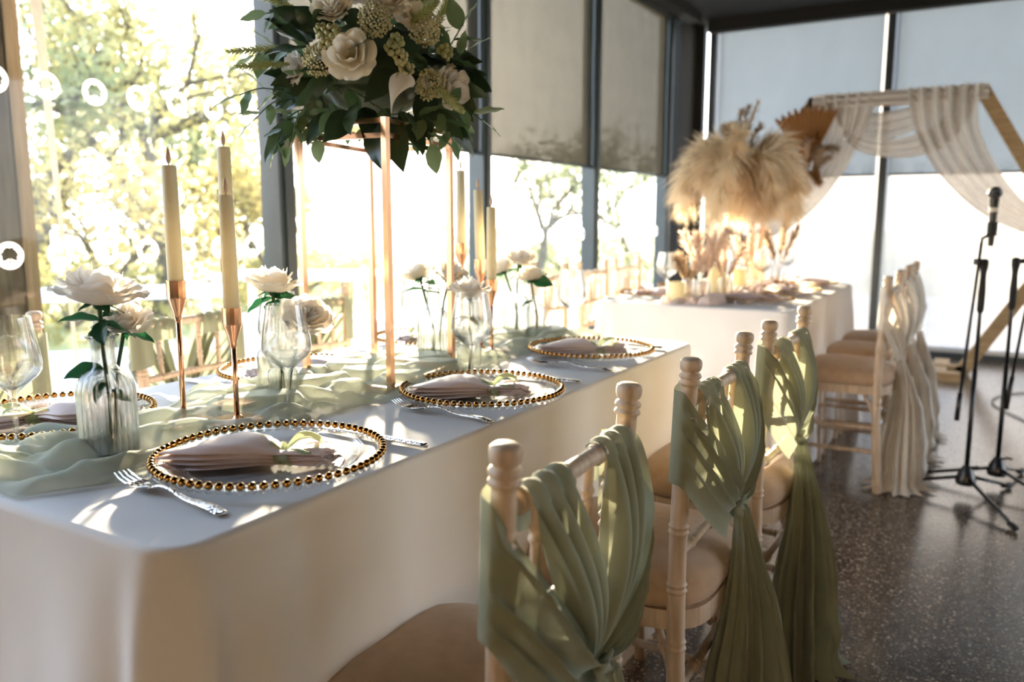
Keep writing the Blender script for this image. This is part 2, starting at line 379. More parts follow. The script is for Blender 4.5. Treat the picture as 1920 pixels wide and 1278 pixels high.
ML = [-.525, .905, 2.335, 3.80, 5.21, 6.63]
g = G()
for k, y in enumerate(ML):
    g = G(); g.box((XW - .05, y - .042, 0), (XW + .05, y + .042, ZC)); g.box((XW + .05, y - .018, 0), (XW + .062, y + .018, ZC))
    struct(g.build('trim_%d' % (k + 1), 'frame_dark', smooth=False), 'dark grey window mullion')
g = G(); g.box((XW - .06, YF - .44, 0), (XW + .03, YF + .05, ZC)); g.box((XW - .06, YF - .02, 0), (XW + .10, YF + .06, ZC))
struct(g.build('wall_corner', 'ceiling_dark', smooth=False), 'black corner column between the two window walls')
wi = 0
for k in range(len(ML)):
    y0 = ML[k] + .042; y1 = (ML[k + 1] - .042) if k + 1 < len(ML) else YF - .44
    wi += 1
    g = G(); g.box((XW - .04, y0, 0), (XW + .04, y1, .09)); g.box((XW - .04, y0, ZC - .07), (XW + .04, y1, ZC))
    wd = struct(g.build('window_%d' % wi, 'frame_dark', smooth=False), 'tall fixed window pane in dark frame')
    g = G(); g.box((XW - .016, y0 - .01, .08), (XW - .008, y1 + .01, ZC - .06)); g.build('pane', 'window_glass', wd, smooth=False)
    if k >= 1:
        n = int((y1 - y0 - .02) / .15); 
        for i in range(n + 1):
            y = y0 + .05 + i * .15
            if y > y1 - .03: break
            put('tree_sticker', STK, wd, (XW - .006, y, 1.0))
            if k == 1: put('tree_sticker', STK, wd, (XW - .006, y, 1.495))
# far wall
MF = [-2.27, -.84, .59, 2.02]
for k, x in enumerate(MF):
    g = G(); g.box((x - .03, YF - .03, 0), (x + .03, YF + .05, ZC)); 
    struct(g.build('trim_%d' % (k + 10), 'frame_dark', smooth=False), 'slim dark mullion of the misted window')
STKF = {}
for k in range(3):
    x0, x1 = MF[k] + .03, MF[k + 1] - .03; wi += 1
    g = G(); g.box((x0, YF - .03, 0), (x1, YF + .05, .05)); g.box((x0, YF - .03, ZC - .06), (x1, YF + .05, ZC))
    wd = struct(g.build('window_%d' % wi, 'frame_dark', smooth=False), 'tall misted window pane in slim dark frame')
    g = G(); g.box((x0, YF - .045, .05), (x1, YF + .03, .085)); g.build('sill_rail', 'frame_pale', wd, smooth=False)
    g = G(); g.box((x0 - .01, YF + .008, .05), (x1 + .01, YF + .016, ZC - .05)); g.build('pane', 'misted_glass', wd, smooth=False)
    for i in range(9):
        for z in ((1.0, 1.5) if k < 2 else ()):
            put('tree_sticker', STK, wd, (x0 + .08 + .15 * i, YF + .005, z), (0, 0, -PI / 2))

def blind(name, p0, p1, axis, zb, mat, label):
    """roller blind between two mullions; axis 'y' = window wall, 'x' = far wall"""
    L = p1 - p0
    rt = thing('roller_blind', label, 'blind', ((XW + .030, p0, zb) if axis == 'y' else (p0, YF - .06, zb)), PI / 2 if axis == 'y' else 0, 'roller blinds')
    g = G(); g.grid(30, 16, lambda u, v: (u * L, .004 * math.sin(v * 9 + u * 3) * (1 - v) + .002 * math.sin(u * 40), v * (ZC - .06 - zb))); g.build('blind_fabric', mat, rt)
    g = G(); g.tube([(0, 0, 0), (L, 0, 0)], .009, 10); g.build('bottom_bar', 'frame_dark', rt)
    g = G(); g.tube([(0, 0, ZC - .045 - zb), (L, 0, ZC - .045 - zb)], .035, 14); g.build('roller', 'ceiling_dark', rt)
    return rt
blind('b', 2.39, 3.75, 'y', 1.45, 'blind_charcoal', 'charcoal mesh blind half lowered directly behind the tall floral arrangement')
blind('b', 3.85, 5.16, 'y', 1.45, 'blind_charcoal', 'wide charcoal mesh blind right of the floral arrangement, with pale glare on it')
blind('b', 5.26, 6.58, 'y', 1.45, 'blind_charcoal', 'charcoal mesh blind beside the black corner column')
blind('b', -2.20, -.885, 'x', 1.45, 'blind_pearl', 'pale see-through blind behind the pampas and left half of the arch')
blind('b', -.795, .545, 'x', 1.45, 'blind_pearl', 'pale see-through blind behind the right half of the arch')
g = G(); g.box((MF[0], YF - .20, ZC - .10), (MF[2], YF - .10, ZC)); struct(g.build('trim_20', 'ceiling_dark', smooth=False), 'black blind pelmet under the ceiling')
g = G(); g.box((XW + .09, 3.9, ZC - .07), (XW + .20, YF - .44, ZC)); struct(g.build('trim_21', 'ceiling_dark', smooth=False), 'black blind pelmet along the window wall')

# ------------------------------------------------------------------ outdoors
g = G(); g.box((-60, -30, -.35), (40, 90, -.14)); struct(g.build('ground', 'grass', smooth=False), 'grass outside the windows')
g = G(); g.box((-7.0, -6, -.14), (6, 14, -.10)); struct(g.build('patio', 'patio_stone', smooth=False), 'pale stone patio outside the windows')

def tree(loc, H, seed, nleaf, label, spread=1.0, leafsz=.085, mat='autumn_leaf', levels=5, lean=(0, 0), trunk=.12, group='trees outside the windows', fork=.22, name='oak_tree', zlo=0.):
    r = random.Random(seed); rt = thing(name, label, 'tree', loc, 0, group)
    gt = G(); tips = []
    def grow(p, d, L, rad, lv):
        n = 5; pts = [p]; q = p.copy(); dd = d.copy()
        for i in range(n):
            dd = (dd + Vector((r.uniform(-1, 1), r.uniform(-1, 1), r.uniform(-.5, .8))) * .22).normalized()
            q = q + dd * (L / n); pts.append(q.copy())
            if lv >= 2: tips.append((q.copy(), dd.copy(), lv))
        gt.tube(pts, [lerp(rad, rad * .62, i / n) for i in range(n + 1)], 6 if lv < 2 else 4, caps=False)
        if lv >= levels: return
        for k in range(3 if lv < 3 else 2):
            ax = dd.orthogonal().normalized(); ax.rotate(Quaternion(dd, r.uniform(0, 2 * PI)))
            nd = dd.copy(); nd.rotate(Quaternion(ax, r.uniform(.35, .95) * spread)); nd.z += .06; nd.normalize()
            st = pts[-1] if k else pts[r.randint(3, n)]
            grow(st, nd, L * r.uniform(.62, .86), rad * .62, lv + 1)
    grow(Vector((0, 0, 0)), Vector((lean[0], lean[1], 1)).normalized(), H * fork, trunk, 0)
    gt.build('trunk', 'bark', rt)
    gl = G()
    for i in range(nleaf):
        p, d, lv = r.choice(tips)
        o = Vector((r.gauss(0, 1), r.gauss(0, 1), r.gauss(0, 1))) * (H * .028)
        dr = Vector((r.uniform(-1, 1), r.uniform(-1, 1), r.uniform(-1, .6))).normalized(); sd_ = dr.orthogonal().normalized(); sd_.rotate(Quaternion(dr, r.uniform(0, 6.28)))
        s_ = leafsz * r.uniform(.6, 1.4); q = p + o
        if q.z > zlo: gl.quad(q, dr, sd_, s_, s_ * .7)
    if nleaf:
        lf = gl.build('foliage', mat, rt, smooth=False); lf['kind'] = 'stuff'
    return rt
tree((-7.4, 3.6, -.14), 5.2, 11, 4000, 'leafy oak tree with forked trunk behind the near window, left of the tall candles', 1.05, trunk=.10)
tree((-8.6, 6.2, -.14), 6.0, 23, 4800, 'yellowing oak tree behind the tall candles in the near window', 1.05, trunk=.12)
tree((-12.0, 6.8, -.14), 7.5, 37, 4500, 'larger green oak tree standing farther back behind the near window', 1.0, mat='green_leaf_far', trunk=.15, leafsz=.11)
tree((-12.2, 9.2, -.14), 6.0, 41, 4500, 'oak tree with sunlit yellow leaves beside the first mullion', 1.05, trunk=.13, leafsz=.10)
tree((-13.5, 3.6, -.14), 8.0, 59, 4500, 'green oak tree at the far left behind the timber post', 1.0, mat='green_leaf_far', trunk=.16, leafsz=.12)
tree((-6.6, 4.3, -.14), 3.9, 141, 1500, 'slender young oak with low branches behind the near candles', 1.15, trunk=.055, fork=.17, leafsz=.075)
tree((-7.6, 2.6, -.14), 4.4, 152, 1900, 'spreading oak with low branches beside the timber post', 1.15, trunk=.075, fork=.17, leafsz=.085)
tree((-8.6, 7.9, -.14), 3.9, 163, 1900, 'slender oak with yellow leaves just left of the first mullion', 1.1, trunk=.06, fork=.18, leafsz=.085)
tree((-10.6, 10.3, -.14), 3.1, 174, 1500, 'low sunlit yellow tree just right of the first mullion', 1.0, trunk=.05, fork=.2, leafsz=.09)
tree((-11.5, 16.6, -.14), 4.2, 61, 0, 'small bare tree in the sun glare between the gold stand legs', .9, trunk=.06, levels=4, name='bare_tree')
tree((-7.2, 12.9, -.14), 4.6, 71, 1700, 'thinly leaved tree behind the window right of the ivory candles', 1.15, trunk=.10, levels=5, mat='green_leaf_far', lean=(.25, .1), name='bare_tree')
tree((-6.9, 16.6, -.14), 4.8, 83, 2600, 'sparse tree behind the window next to the black corner column', 1.1, trunk=.10, levels=5, mat='green_leaf_far', name='bare_tree')

def shrub(loc, R, seed, n, label, mat='shrub_leaf', h=1.0, leafsz=.07):
    r = random.Random(seed); rt = thing('garden_shrub', label, 'shrub', loc, 0, 'shrubs outside the windows')
    gs = G(); gl = G()
    for i in range(14):
        a = r.uniform(0, 6.28); q = Vector((math.cos(a) * R * .7, math.sin(a) * R * .7, h * r.uniform(.5, .9)))
        gs.tube([(0, 0, 0), tuple(q * .5 + Vector((0, 0, .08))), tuple(q)], [.02, .012, .006], 4, False)
    gs.build('stems', 'bark', rt)
    for i in range(n):
        a = r.uniform(0, 6.28); u = r.uniform(-.1, 1); q = math.sqrt(max(0, 1 - u * u)) * R * r.uniform(.55, 1.08)
        p = Vector((q * math.cos(a), q * math.sin(a), max(.02, u * h * r.uniform(.7, 1.1))))
        p += Vector((nz3(p.x * 2, p.y * 2, seed), nz3(p.x * 2, p.y * 2, seed + 9), 0)) * .25
        d = Vector((r.uniform(-1, 1), r.uniform(-1, 1), r.uniform(-.6, 1))).normalized(); sd_ = d.orthogonal().normalized()
        s_ = leafsz * r.uniform(.6, 1.3); gl.quad(p, d, sd_, s_, s_ * .75)
    lf = gl.build('foliage', mat, rt, smooth=False); lf['kind'] = 'stuff'
for i, (x, y, R, h, lb) in enumerate((
        (-9.6, 3.4, 1.4, .95, 'yellow-green shrub under the oak behind the rose nearest the camera'),
        (-8.9, 5.3, 1.3, .85, 'yellow-green shrub between the rose and the near candlestick'),
        (-9.8, 7.4, 1.5, .95, 'golden shrub behind the two near candlesticks'),
        (-9.4, 9.3, 1.3, .80, 'golden shrub behind the middle pair of roses'),
        (-11.5, 12.4, 1.5, .70, 'pale sunlit shrub seen between the gold stand legs'),
        (-10.5, 17.0, 1.8, .95, 'hazy shrub behind the ivory candles on the right'),
        (-7.6, 15.2, 1.6, 1.05, 'grey-green shrub behind the window right of the ivory candles'),
        (-7.2, 18.6, 1.7, 1.15, 'grey-green shrub behind the window by the corner column'))):
    shrub((x, y, -.14), R, 100 + i, 2300, lb, h=h)

# timber post outside the glass at the far left
rt = thing('timber_post', 'weathered brown timber post of upright planks outside the glass at far left', 'post', (-2.95, 1.50, -.10))
for i in range(4):
    g = G(); g.box((-.16, -.40 + i * .125, 0), (.0 + (.006 if i % 2 else 0), -.40 + i * .125 + .121, 3.4)); g.build('plank', 'timber_dark', rt, smooth=False)
g = G(); g.box((-.16, .102, 0), (.012, .150, 3.4)); g.build('edge_board', 'timber_edge', rt, smooth=False)
g = G()
for i in range(14):
    t_ = i / 13; w_ = lerp(.045, .012, smooth(t_ * 1.6)); z = lerp(2.3, -.08, t_); y = lerp(1.655, 1.735, t_)
    g.v += [(-2.86, y - w_ / 2, z), (-2.86, y + w_ / 2, z), (-2.855, y + w_ / 2, z), (-2.855, y - w_ / 2, z)]
for i in range(13):
    for j in range(4): k = (j + 1) % 4; g.f.append((4 * i + j, 4 * i + k, 4 * i + 4 + k, 4 * i + 4 + j))
tag(g.build('awning_strap', 'white_gauze', smooth=False), 'white tapering strap hanging beside the timber post outside the glass', 'strap')
# patio furniture, far out of focus
def patio_table(loc, rz, label):
    rt = thing('patio_table', label, 'table', loc, rz, 'patio tables outside')
    g = G()
    for i in range(5): 
        g = G(); g.box((-.7, -.36 + i * .145, .70), (.7, -.36 + i * .145 + .135, .735)); g.build('slat', 'patio_white', rt, smooth=False)
    for sx in (-.55, .55):
        for sy in (-.28, .28): g = G(); g.bar((sx, sy, 0), (sx, sy, .70), .06); g.build('leg', 'patio_white', rt, smooth=False)
def patio_bench(loc, rz, label):
    rt = thing('patio_bench', label, 'bench', loc, rz, 'patio benches outside')
    for i in range(3): g = G(); g.box((-.7, -.17 + i * .115, .42), (.7, -.17 + i * .115 + .105, .455)); g.build('slat', 'patio_white', rt, smooth=False)
    for sx in (-.55, .55): g = G(); g.box((sx - .03, -.15, 0), (sx + .03, .15, .42)); g.build('leg', 'patio_white', rt, smooth=False)
patio_table((-5.0, 3.3, -.10), .9, 'pale patio table outside, seen left of the near green-sashed chair')
patio_bench((-4.3, 2.7, -.10), .9, 'pale patio bench outside, in front of the left patio table')
patio_table((-5.2, 5.2, -.10), .5, 'pale patio table outside, seen between the two candlesticks')
patio_bench((-4.5, 4.6, -.10), .5, 'pale patio bench outside, behind the middle window-side chair')

# ------------------------------------------------------------------ tables and cloths
ZT = .755
def table(x0, x1, y0, y1, label):
    rt = thing('folding_table', label, 'table', ((x0 + x1) / 2, (y0 + y1) / 2, 0)); a, b = (x1 - x0) / 2 - .012, (y1 - y0) / 2 - .012
    g = G(); g.box((-a, -b, ZT - .045), (a, b, ZT - .006)); g.build('tabletop', 'arch_wood', rt, smooth=False)
    for sx in (-1, 1):
        for sy in (-1, 1): g = G(); g.tube([(sx * (a - .08), sy * (b - .18), 0), (sx * (a - .08), sy * (b - .18), ZT - .045)], .014, 10); g.build('leg', 'black_metal', rt)
def tablecloth(x0, x1, y0, y1, zb, seed, label, R=.045, creases=(), fold=.05, chairs=()):
    pts = []; step = .012
    def seg(p, q, nrm):
        L = (q - p).length; n = max(2, int(L / step))
        for i in range(n): pts.append((p.lerp(q, i / n), nrm, 0., i / n))
    def arc(c, a0):
        n = 14
        for i in range(n):
            a = a0 + PI / 2 * i / n; d = Vector((math.cos(a), math.sin(a), 0)); pts.append((c + d * R, d, 1., i / n))
    X0, X1, Y0, Y1 = x0 + R, x1 - R, y0 + R, y1 - R; V = Vector
    arc(V((X0, Y0, 0)), PI); seg(V((X0, y0, 0)), V((X1, y0, 0)), V((0, -1, 0)))
    arc(V((X1, Y0, 0)), 1.5 * PI); seg(V((x1, Y0, 0)), V((x1, Y1, 0)), V((1, 0, 0)))
    arc(V((X1, Y1, 0)), 0); seg(V((X1, y1, 0)), V((X0, y1, 0)), V((0, 1, 0)))
    arc(V((X0, Y1, 0)), PI / 2); seg(V((x0, Y1, 0)), V((x0, Y0, 0)), V((-1, 0, 0)))
    n = len(pts); corners = [V((X0, Y0, 0)), V((X1, Y0, 0)), V((X1, Y1, 0)), V((X0, Y1, 0))]
    S = [0.]
    for i in range(1, n): S.append(S[-1] + (pts[i][0] - pts[i - 1][0]).length)
    rows = [(0, 0, 0)] + [(.004 * (1 - math.cos(a)) if 0 else .010 * math.sin(a), .010 * (1 - math.cos(a)), 0) for a in (.4, .8, 1.2, 1.57)] 
    nt_ = 30; rows += [(.010, None, (j + 1) / nt_) for j in range(nt_)]
    g = G(); H = ZT - zb
    cf = []
    for i in range(n):
        d = min((pts[i][0] - c).length for c in corners) - R; cf.append(math.exp(-(max(0, d) / .12) ** 2))
    for off, dz, t in rows:
        for i in range(n):
            p, nrm, isc, _ = pts[i]; s_ = S[i]; o_ = off; z = ZT - (dz or 0)
            if dz is None:
                z = ZT - .010 - t * (H - .010)
                cw = cf[i]
                dc = min(((p - c).length, c) for c in corners) ; 
                ang = math.atan2((p - dc[1]).y, (p - dc[1]).x)
                o_ += t * (.012 + fold * cw * (1 + .55 * math.cos(5 * ang + seed))) + t * .010 * math.sin(s_ * 13 + seed) * nz3(s_ * 3, seed) + .006 * nz3(s_ * 5, t * 3, seed) + .003 * nz3(s_ * 14, t * 5 + s_ * 3, seed) * min(1, t * 6)
                for cx_, cy_ in chairs:       # pushed in where a seat is tucked under
                    if nrm.x * cx_ > .5: o_ -= .19 * smooth((.60 - z) / .085) * smooth((.275 - abs(p.y - cy_)) / .07)
                for c_ in creases: o_ += .0022 * math.exp(-((s_ - c_) / .006) ** 2)
            q = p + nrm * o_; g.v.append((q.x, q.y, z))
    m_ = len(rows)
    for j in range(m_ - 1):
        for i in range(n):
            k = (i + 1) % n; g.f.append((j * n + i, (j + 1) * n + i, (j + 1) * n + k, j * n + k))
    g.f.append(tuple(range(n)))
    o = g.build('tablecloth', 'linen', sharp=55); return tag(o, label, 'tablecloth', 'white tablecloths')
T1 = (-1.52, -.735, .525, 2.255); T2 = (-1.47, -.66, 3.20, 4.72)
table(*T1, 'folding table hidden under the front white cloth'); table(*T2, 'folding table hidden under the rear white cloth')
tablecloth(*T1, .015, 1.3, 'white cloth to the floor on the front table set with sage runner', creases=(1.60, 2.0, .25), fold=.045)
tablecloth(*T2, .02, 4.1, 'white cloth to the floor on the rear table under the pampas', fold=.05)

def runner(name, y0, y1, xc, wid, hgt, mat, label, seed, nu=120, nv=460):
    """loosely crumpled gauze: warped fold fields in several directions"""
    g = G(); q_ = random.Random(int(seed * 10)); D = []
    for k in range(5):
        a = (0.5, 1.1, -0.35, 0.85, -1.0)[k] + q_.uniform(-.2, .2); D.append((math.cos(a), math.sin(a), 2 * PI / (.085, .070, .12, .050, .060)[k], q_.uniform(0, 6), (.9, .8, .7, .28, .32)[k]))
    def f(u, v):
        y = lerp(y0, y1, v); q = u - .5
        wv = wid * (1 + .30 * nz3(v * 6, seed) + .16 * nz3(v * 15, seed + 4))
        if v < .08: wv *= .70 + .30 * v / .08
        c = xc + .05 * nz3(v * 3.6, seed + 7) + .014 * math.sin(v * 21); x = c + q * wv
        env = smooth((.5 - abs(q)) / .07) * smooth(v / .025) * smooth((1 - v) / .03)
        m1 = .35 + .75 * smooth(.5 + 1.1 * nz3(x * 5, y * 4, seed + 6)); m2 = .9 * smooth(.45 + 1.3 * nz3(x * 4 + 9, y * 4, seed + 8))
        p1 = 2 * PI * (x * .92 - y * .30) / .078 + 5.5 * nz3(x * 3.2, y * 3.2, seed) + 1.6 * nz3(x * 8, y * 8, seed + 3)
        p2 = 2 * PI * (x * .55 + y * .8) / .150 + 5.0 * nz3(x * 3.5 + 5, y * 3.5, seed + 1) + 1.2 * nz3(x * 9, y * 9, seed + 4)
        c1, c2 = (.5 + .5 * math.cos(p1)), (.5 + .5 * math.cos(p2)); h = m1 * c1 ** 2.2 + m2 * c2 ** 2.0 + .20 * (.5 + .5 * math.cos(p1 * 2.3 + p2)) * m1 + .06 * nz3(x * 40, y * 40, seed)
        p3 = 2 * PI * (x * .35 - y * .94) / .062 + 4.5 * nz3(x * 4.5 + 2, y * 4.5, seed + 12); m3 = .55 * smooth(.35 + 1.5 * nz3(x * 5 + 3, y * 5, seed + 13)); h += m3 * (.5 + .5 * math.cos(p3)) ** 2.2
        ox = math.sin(p1) * m1 * .9 + math.sin(p2) * m2 * .5; oy = math.sin(p2) * m2 * .8 - math.sin(p1) * m1 * .3 - math.sin(p3) * m3 * .6
        return (x + .016 * ox * env, y + .016 * oy * env, ZT + .0035 + hgt * min(1.5, h) * env + .0015 * abs(nz3(u * 9, v * 40, seed)))
    g.grid(nu, nv, f)
    o = g.build(name, mat); return tag(o, label, 'table runner')
runner('table_runner', .53, 2.20, -1.155, .315, .025, 'sage_gauze', 'crumpled sage green gauze runner along the middle of the front table', 3.7)
runner('table_runner', 3.21, 4.6, -1.10, .30, .03, 'blush_gauze', 'crumpled blush gauze runner on the rear table', 8.2, 50, 160)

# ------------------------------------------------------------------ chiavari chairs
def bamboo(g, pts, r0, r1, rings, seg=10, n=46, finial=False):
    """turned limb along a smooth path with raised double rings at the given fractions"""
    L = sum((Vector(pts[i + 1]) - Vector(pts[i])).length for i in range(len(pts) - 1))
    ts = sorted(set([i / n for i in range(n + 1)] + [max(0, min(1, r + d / L)) for r in rings for d in (-.011, -.0085, -.006, -.003, 0, .003, .006, .0085, .011)]))
    rad = []; P = []
    for t in ts:
        r = lerp(r0, r1, t)
        for k in rings:
            d = (t - k) * L
            r += .0030 * (math.exp(-((d - .006) / .0028) ** 2) + math.exp(-((d + .006) / .0028) ** 2))
        rad.append(r); P.append(poly(pts, t))
    if finial:
        d = (P[-1] - P[-2]).normalized(); p = P[-1]
        for r, h in ((.0175, .001), (.0185, .004), (.0165, .008), (.0150, .009), (.0178, .012), (.0185, .015), (.0165, .019), (.0135, .0205), (.0135, .022), (.0160, .024), (.0178, .029), (.0180, .036), (.0168, .041), (.0125, .0440), (.004, .0450)):
            P.append(p + d * h); rad.append(r)
    g.tube(P, rad, seg)
def make_chair(loc, rz, label, group, wood='wood_lime'):
    rt = thing('chiavari_chair', label, 'chair', loc, rz, group)
    B = lambda y: [(.245, y * .158, 0), (.226, y * .160, .25), (.220, y * .162, .46), (.224, y * .167, .66), (.234, y * .172, .8405)]
    for s in (-1, 1):
        g = G(); bamboo(g, B(s), .0175, .0140, (.06, .27, .40, .53, .66, .78, .90), 12, 60, True); g.build('back_post', wood, rt)
        g = G(); bamboo(g, [(-.050, s * .172, 0), (-.062, s * .175, .22), (-.065, s * .176, .43)], .0135, .0175, (.25, .5, .75), 10, 30); g.build('front_leg', wood, rt)
        g = G()
        for z in (.17, .27): 
            g = G(); bamboo(g, [(-.060, s * .175, z), (.228, s * .160, z)], .009, .009, (.15, .5, .85), 8, 24); g.build('stretcher', wood, rt)
    g = G(); bamboo(g, [(.230, -.17, .812), (.240, -.06, .816), (.240, .06, .816), (.230, .17, .812)], .0115, .0115, (.12, .36, .64, .88), 10, 30); g.build('top_rail', wood, rt)
    g = G(); bamboo(g, [(.224, -.166, .665), (.231, 0, .668), (.224, .166, .665)], .0095, .0095, (.2, .5, .8), 8, 24); g.build('back_rail', wood, rt)
    g = G(); bamboo(g, [(.221, -.163, .545), (.226, 0, .547), (.221, .163, .545)], .0095, .0095, (.2, .5, .8), 8, 24); g.build('back_rail', wood, rt)
    for y in (-.105, -.035, .035, .105):
        g = G(); bamboo(g, [(.230, y * .95, .668), (.234, y * .98, .74), (.238, y, .814)], .0062, .0072, (.33, .66), 8, 16); g.build('spindle', wood, rt)
    for z in (.16, .30):
        g = G(); bamboo(g, [(.230, -.159, z), (.230, .159, z)], .009, .009, (.3, .7), 8, 16); g.build('stretcher', wood, rt)
    g = G(); bamboo(g, [(-.062, -.174, .22), (-.062, .174, .22)], .009, .009, (.3, .7), 8, 16); g.build('stretcher', wood, rt)
    def ring(u, v):   # seat frame: rounded trapezoid band
        a = 2 * PI * u; e = .46; cx = math.copysign(abs(math.cos(a)) ** e, math.cos(a)); cy = math.copysign(abs(math.sin(a)) ** e, math.sin(a))
        x = .082 + cx * .182; y = cy * lerp(.194, .172, (cx + 1) / 2); k = v * 4
        io = (1, 1, .86, .86, 1)[int(round(k))]; z = (.405, .440, .440, .405, .405)[int(round(k))]
        return (.082 + (x - .082) * io, y * io, z)
    g = G(); g.grid(48, 5, ring, cu=True); g.build('seat_frame', wood, rt, sharp=40)
    for s in (-1, 1):   # arched brace under the frame
        g = G(); g.tube([(.224, s * .160, .28), (.205, s * .150, .34), (.17, s * .12, .395), (.16, s * .09, .405)], .008, 8); g.build('arch_brace', wood, rt)
    def cush(u, v):
        a = 2 * PI * u; e = .52; cx = math.copysign(abs(math.cos(a)) ** e, math.cos(a)); cy = math.copysign(abs(math.sin(a)) ** e, math.sin(a))
        prof = ((.95, .441), (1.0, .448), (1.02, .464), (.995, .486), (.92, .502), (.72, .514), (.36, .519), (.0, .520))[int(round(v * 7))]
        return (cx * .182 * prof[0] + .082, cy * lerp(.198, .178, (cx + 1) / 2) * prof[0], prof[1])
    g = G(); g.grid(56, 8, cush, cu=True); g.build('seat_cushion', 'cushion', rt)
    return rt

def sash(loc, rz, mat, label, group, seed, knot_z=.575, tail=1., tailfl=.10, wrap=True):
    rt = thing('chair_sash', label, 'chair sash', loc, rz, group); r = random.Random(seed)
    K = Vector((.268, r.uniform(-.012, .012), knot_z))
    def bunch(ya, yb, n, ph):
        g = G()
        def f(u, v):
            y = lerp(ya, yb, u); pl = math.cos(2 * PI * n * u + ph)
            if v < .26:
                a = v / .26 * PI * 1.02; R = .0165 + .0022 * pl
                p = Vector((.2385 - R * math.cos(a), y, .816 + R * math.sin(a)))
                if v < .02: p.z -= .045; p.x += .004
                elif v < .06: p.z -= .018
                return p
            t = (v - .26) / .74
            a0 = Vector((.2385 + .0185, y, .814)); e_ = K + Vector((.004 * pl, (u - .5) * .018 + (ya + yb) * .05, .004))
            p = a0.lerp(e_, t); p.y = lerp(a0.y, e_.y, t ** 1.25)
            amp = .0185 * math.sin(PI * min(1, t * 1.05)) ** .7
            p.x += pl * amp + .014 * math.sin(PI * t) - .010 * t * (1 - t)
            p.y += .35 * amp * math.sin(2 * PI * n * u + ph)
            return p
        g.grid(int(n * 12) + 1, 34, f); return g
    bunch(-.150, -.042, 3.4, seed).build('drape', mat, rt)
    bunch(.048, .150, 3.2, seed + 1).build('drape', mat, rt)
    if wrap:
        for s in (-1, 1):
            g = G(); top, bot = (.832, .675) if s < 0 else (.815, .70)
            def f(u, v, s=s, top=top, bot=bot):
                z0 = lerp(top, bot, u)
                xo = lerp(.220, .232, (z0 - .46) / .375)     # post lean
                base = [(xo - .022, s * .140, z0 + .008), (xo - .020, s * .182, z0), (xo + .006, s * .196, z0 - .004), (xo + .030, s * .166, z0 - .050)]
                P = [Vector(q) for q in base]
                e_ = K + Vector((.006 - .010 * u, s * .010, lerp(.010, -.012, u)))
                mid = P[3].lerp(e_, .5) + Vector((.022, 0, -.012 - .03 * u))
                p = poly(P + [mid, e_], v)
                t = smooth((v - .28) / .36) * (1 - smooth((v - .9) / .12) * .7)
                pl = 1 - 2 * abs(math.sin(PI * 3.3 * (u + .10 * math.sin(5 * u + seed * 2) + .05 * math.sin(v * 4)) + seed + s)) ** .85; p.x += .0150 * pl * t * (.7 + .4 * math.sin(3 * u + seed)); p.z += .006 * pl * t
                return p
            g.grid(64, 40, f); g.build('wrap', mat, rt)
    g = G(); g.grid(20, 9, lambda u, v: K + Vector((.006 + (.013 + .003 * math.cos(v * 6.28)) * math.cos(2 * PI * u), (.019 + .004 * math.cos(v * 6.28)) * math.sin(2 * PI * u), lerp(.012, -.016, v) + .003 * math.sin(6 * PI * u))), cu=True); g.build('knot', mat, rt)
    if tail:
        zb = .006
        def f(u, v):
            a = 2 * PI * u; z = lerp(knot_z - .008, zb, v)
            w_ = smooth(v * 1.15); A = lerp(.018, tailfl, w_ ** .7); Bx = lerp(.014, .066, w_ ** .7)
            pl = 1 + (.14 + .50 * min(1, v * 3)) * (1 - 2 * abs(math.sin(6.5 * a + seed + .5 * math.sin(v * 3))) ** .75) * (.6 + .4 * math.sin(2 * a + seed))
            cy = K.y + .012 * math.sin(v * 4 + seed); cx = K.x + .012 + .030 * math.sin(min(1, v * 2.2) * PI / 2)
            if v > .96: A *= 1 + (v - .96) * 7; Bx *= 1 + (v - .96) * 14
            return (cx + Bx * pl * math.cos(a), cy + A * (1 + (pl - 1) * .75) * math.sin(a), z)
        g = G(); g.grid(208, 40, f, cu=True); g.build('tail', mat, rt)
    return rt
RX = -.650
GR = 'chairs along the aisle side of the front table'; GS = 'sage sashes on the chairs'
ch0 = make_chair((RX, .845, 0), .03, 'limewashed chair with tan seat nearest the camera, back to the viewer', GR)
dup(ch0, (RX, 1.435, 0), .015, 'limewashed chair with tan seat, middle one on the aisle side of the front table')
dup(ch0, (RX, 2.000, 0), -.02, 'limewashed chair on the aisle side of the front table, next to the rear table')
sash((RX, .845, 0), .03, 'sage', 'sage green gauze sash knotted on the chair nearest the camera', GS, 1)
sash((RX, 1.435, 0), .015, 'sage', 'sage green gauze sash on the middle aisle-side chair, hanging to the floor', GS, 2, .588)
sash((RX, 2.000, 0), -.02, 'sage', 'sage green gauze sash trailing on the floor from the third aisle-side chair', GS, 3, .590, tailfl=.11)
LX = -2.0 + .234; GL = 'chairs along the window side of the front table'
for y, rz, lb, sb, sd_ in ((.915, PI - .04, 'limewashed chair by the window, behind the wine glass at the left edge', 'sage sash on the window-side chair behind the wine glass at left', 4),
                      (1.545, PI + .03, 'limewashed chair by the window, behind the two near candlesticks', 'sage sash on the window-side chair behind the two near candlesticks', 5),
                      (2.025, PI - .02, 'limewashed chair by the window, seen between the gold stand legs', 'sage sash on the window-side chair seen between the gold stand legs', 6)):
    dup(ch0, (LX, y, 0), rz, lb, GL); sash((LX, y, 0), rz, 'sage', sb, GS, sd_)
G2 = 'chairs around the rear table'; GW = 'ivory sashes on the rear chairs'
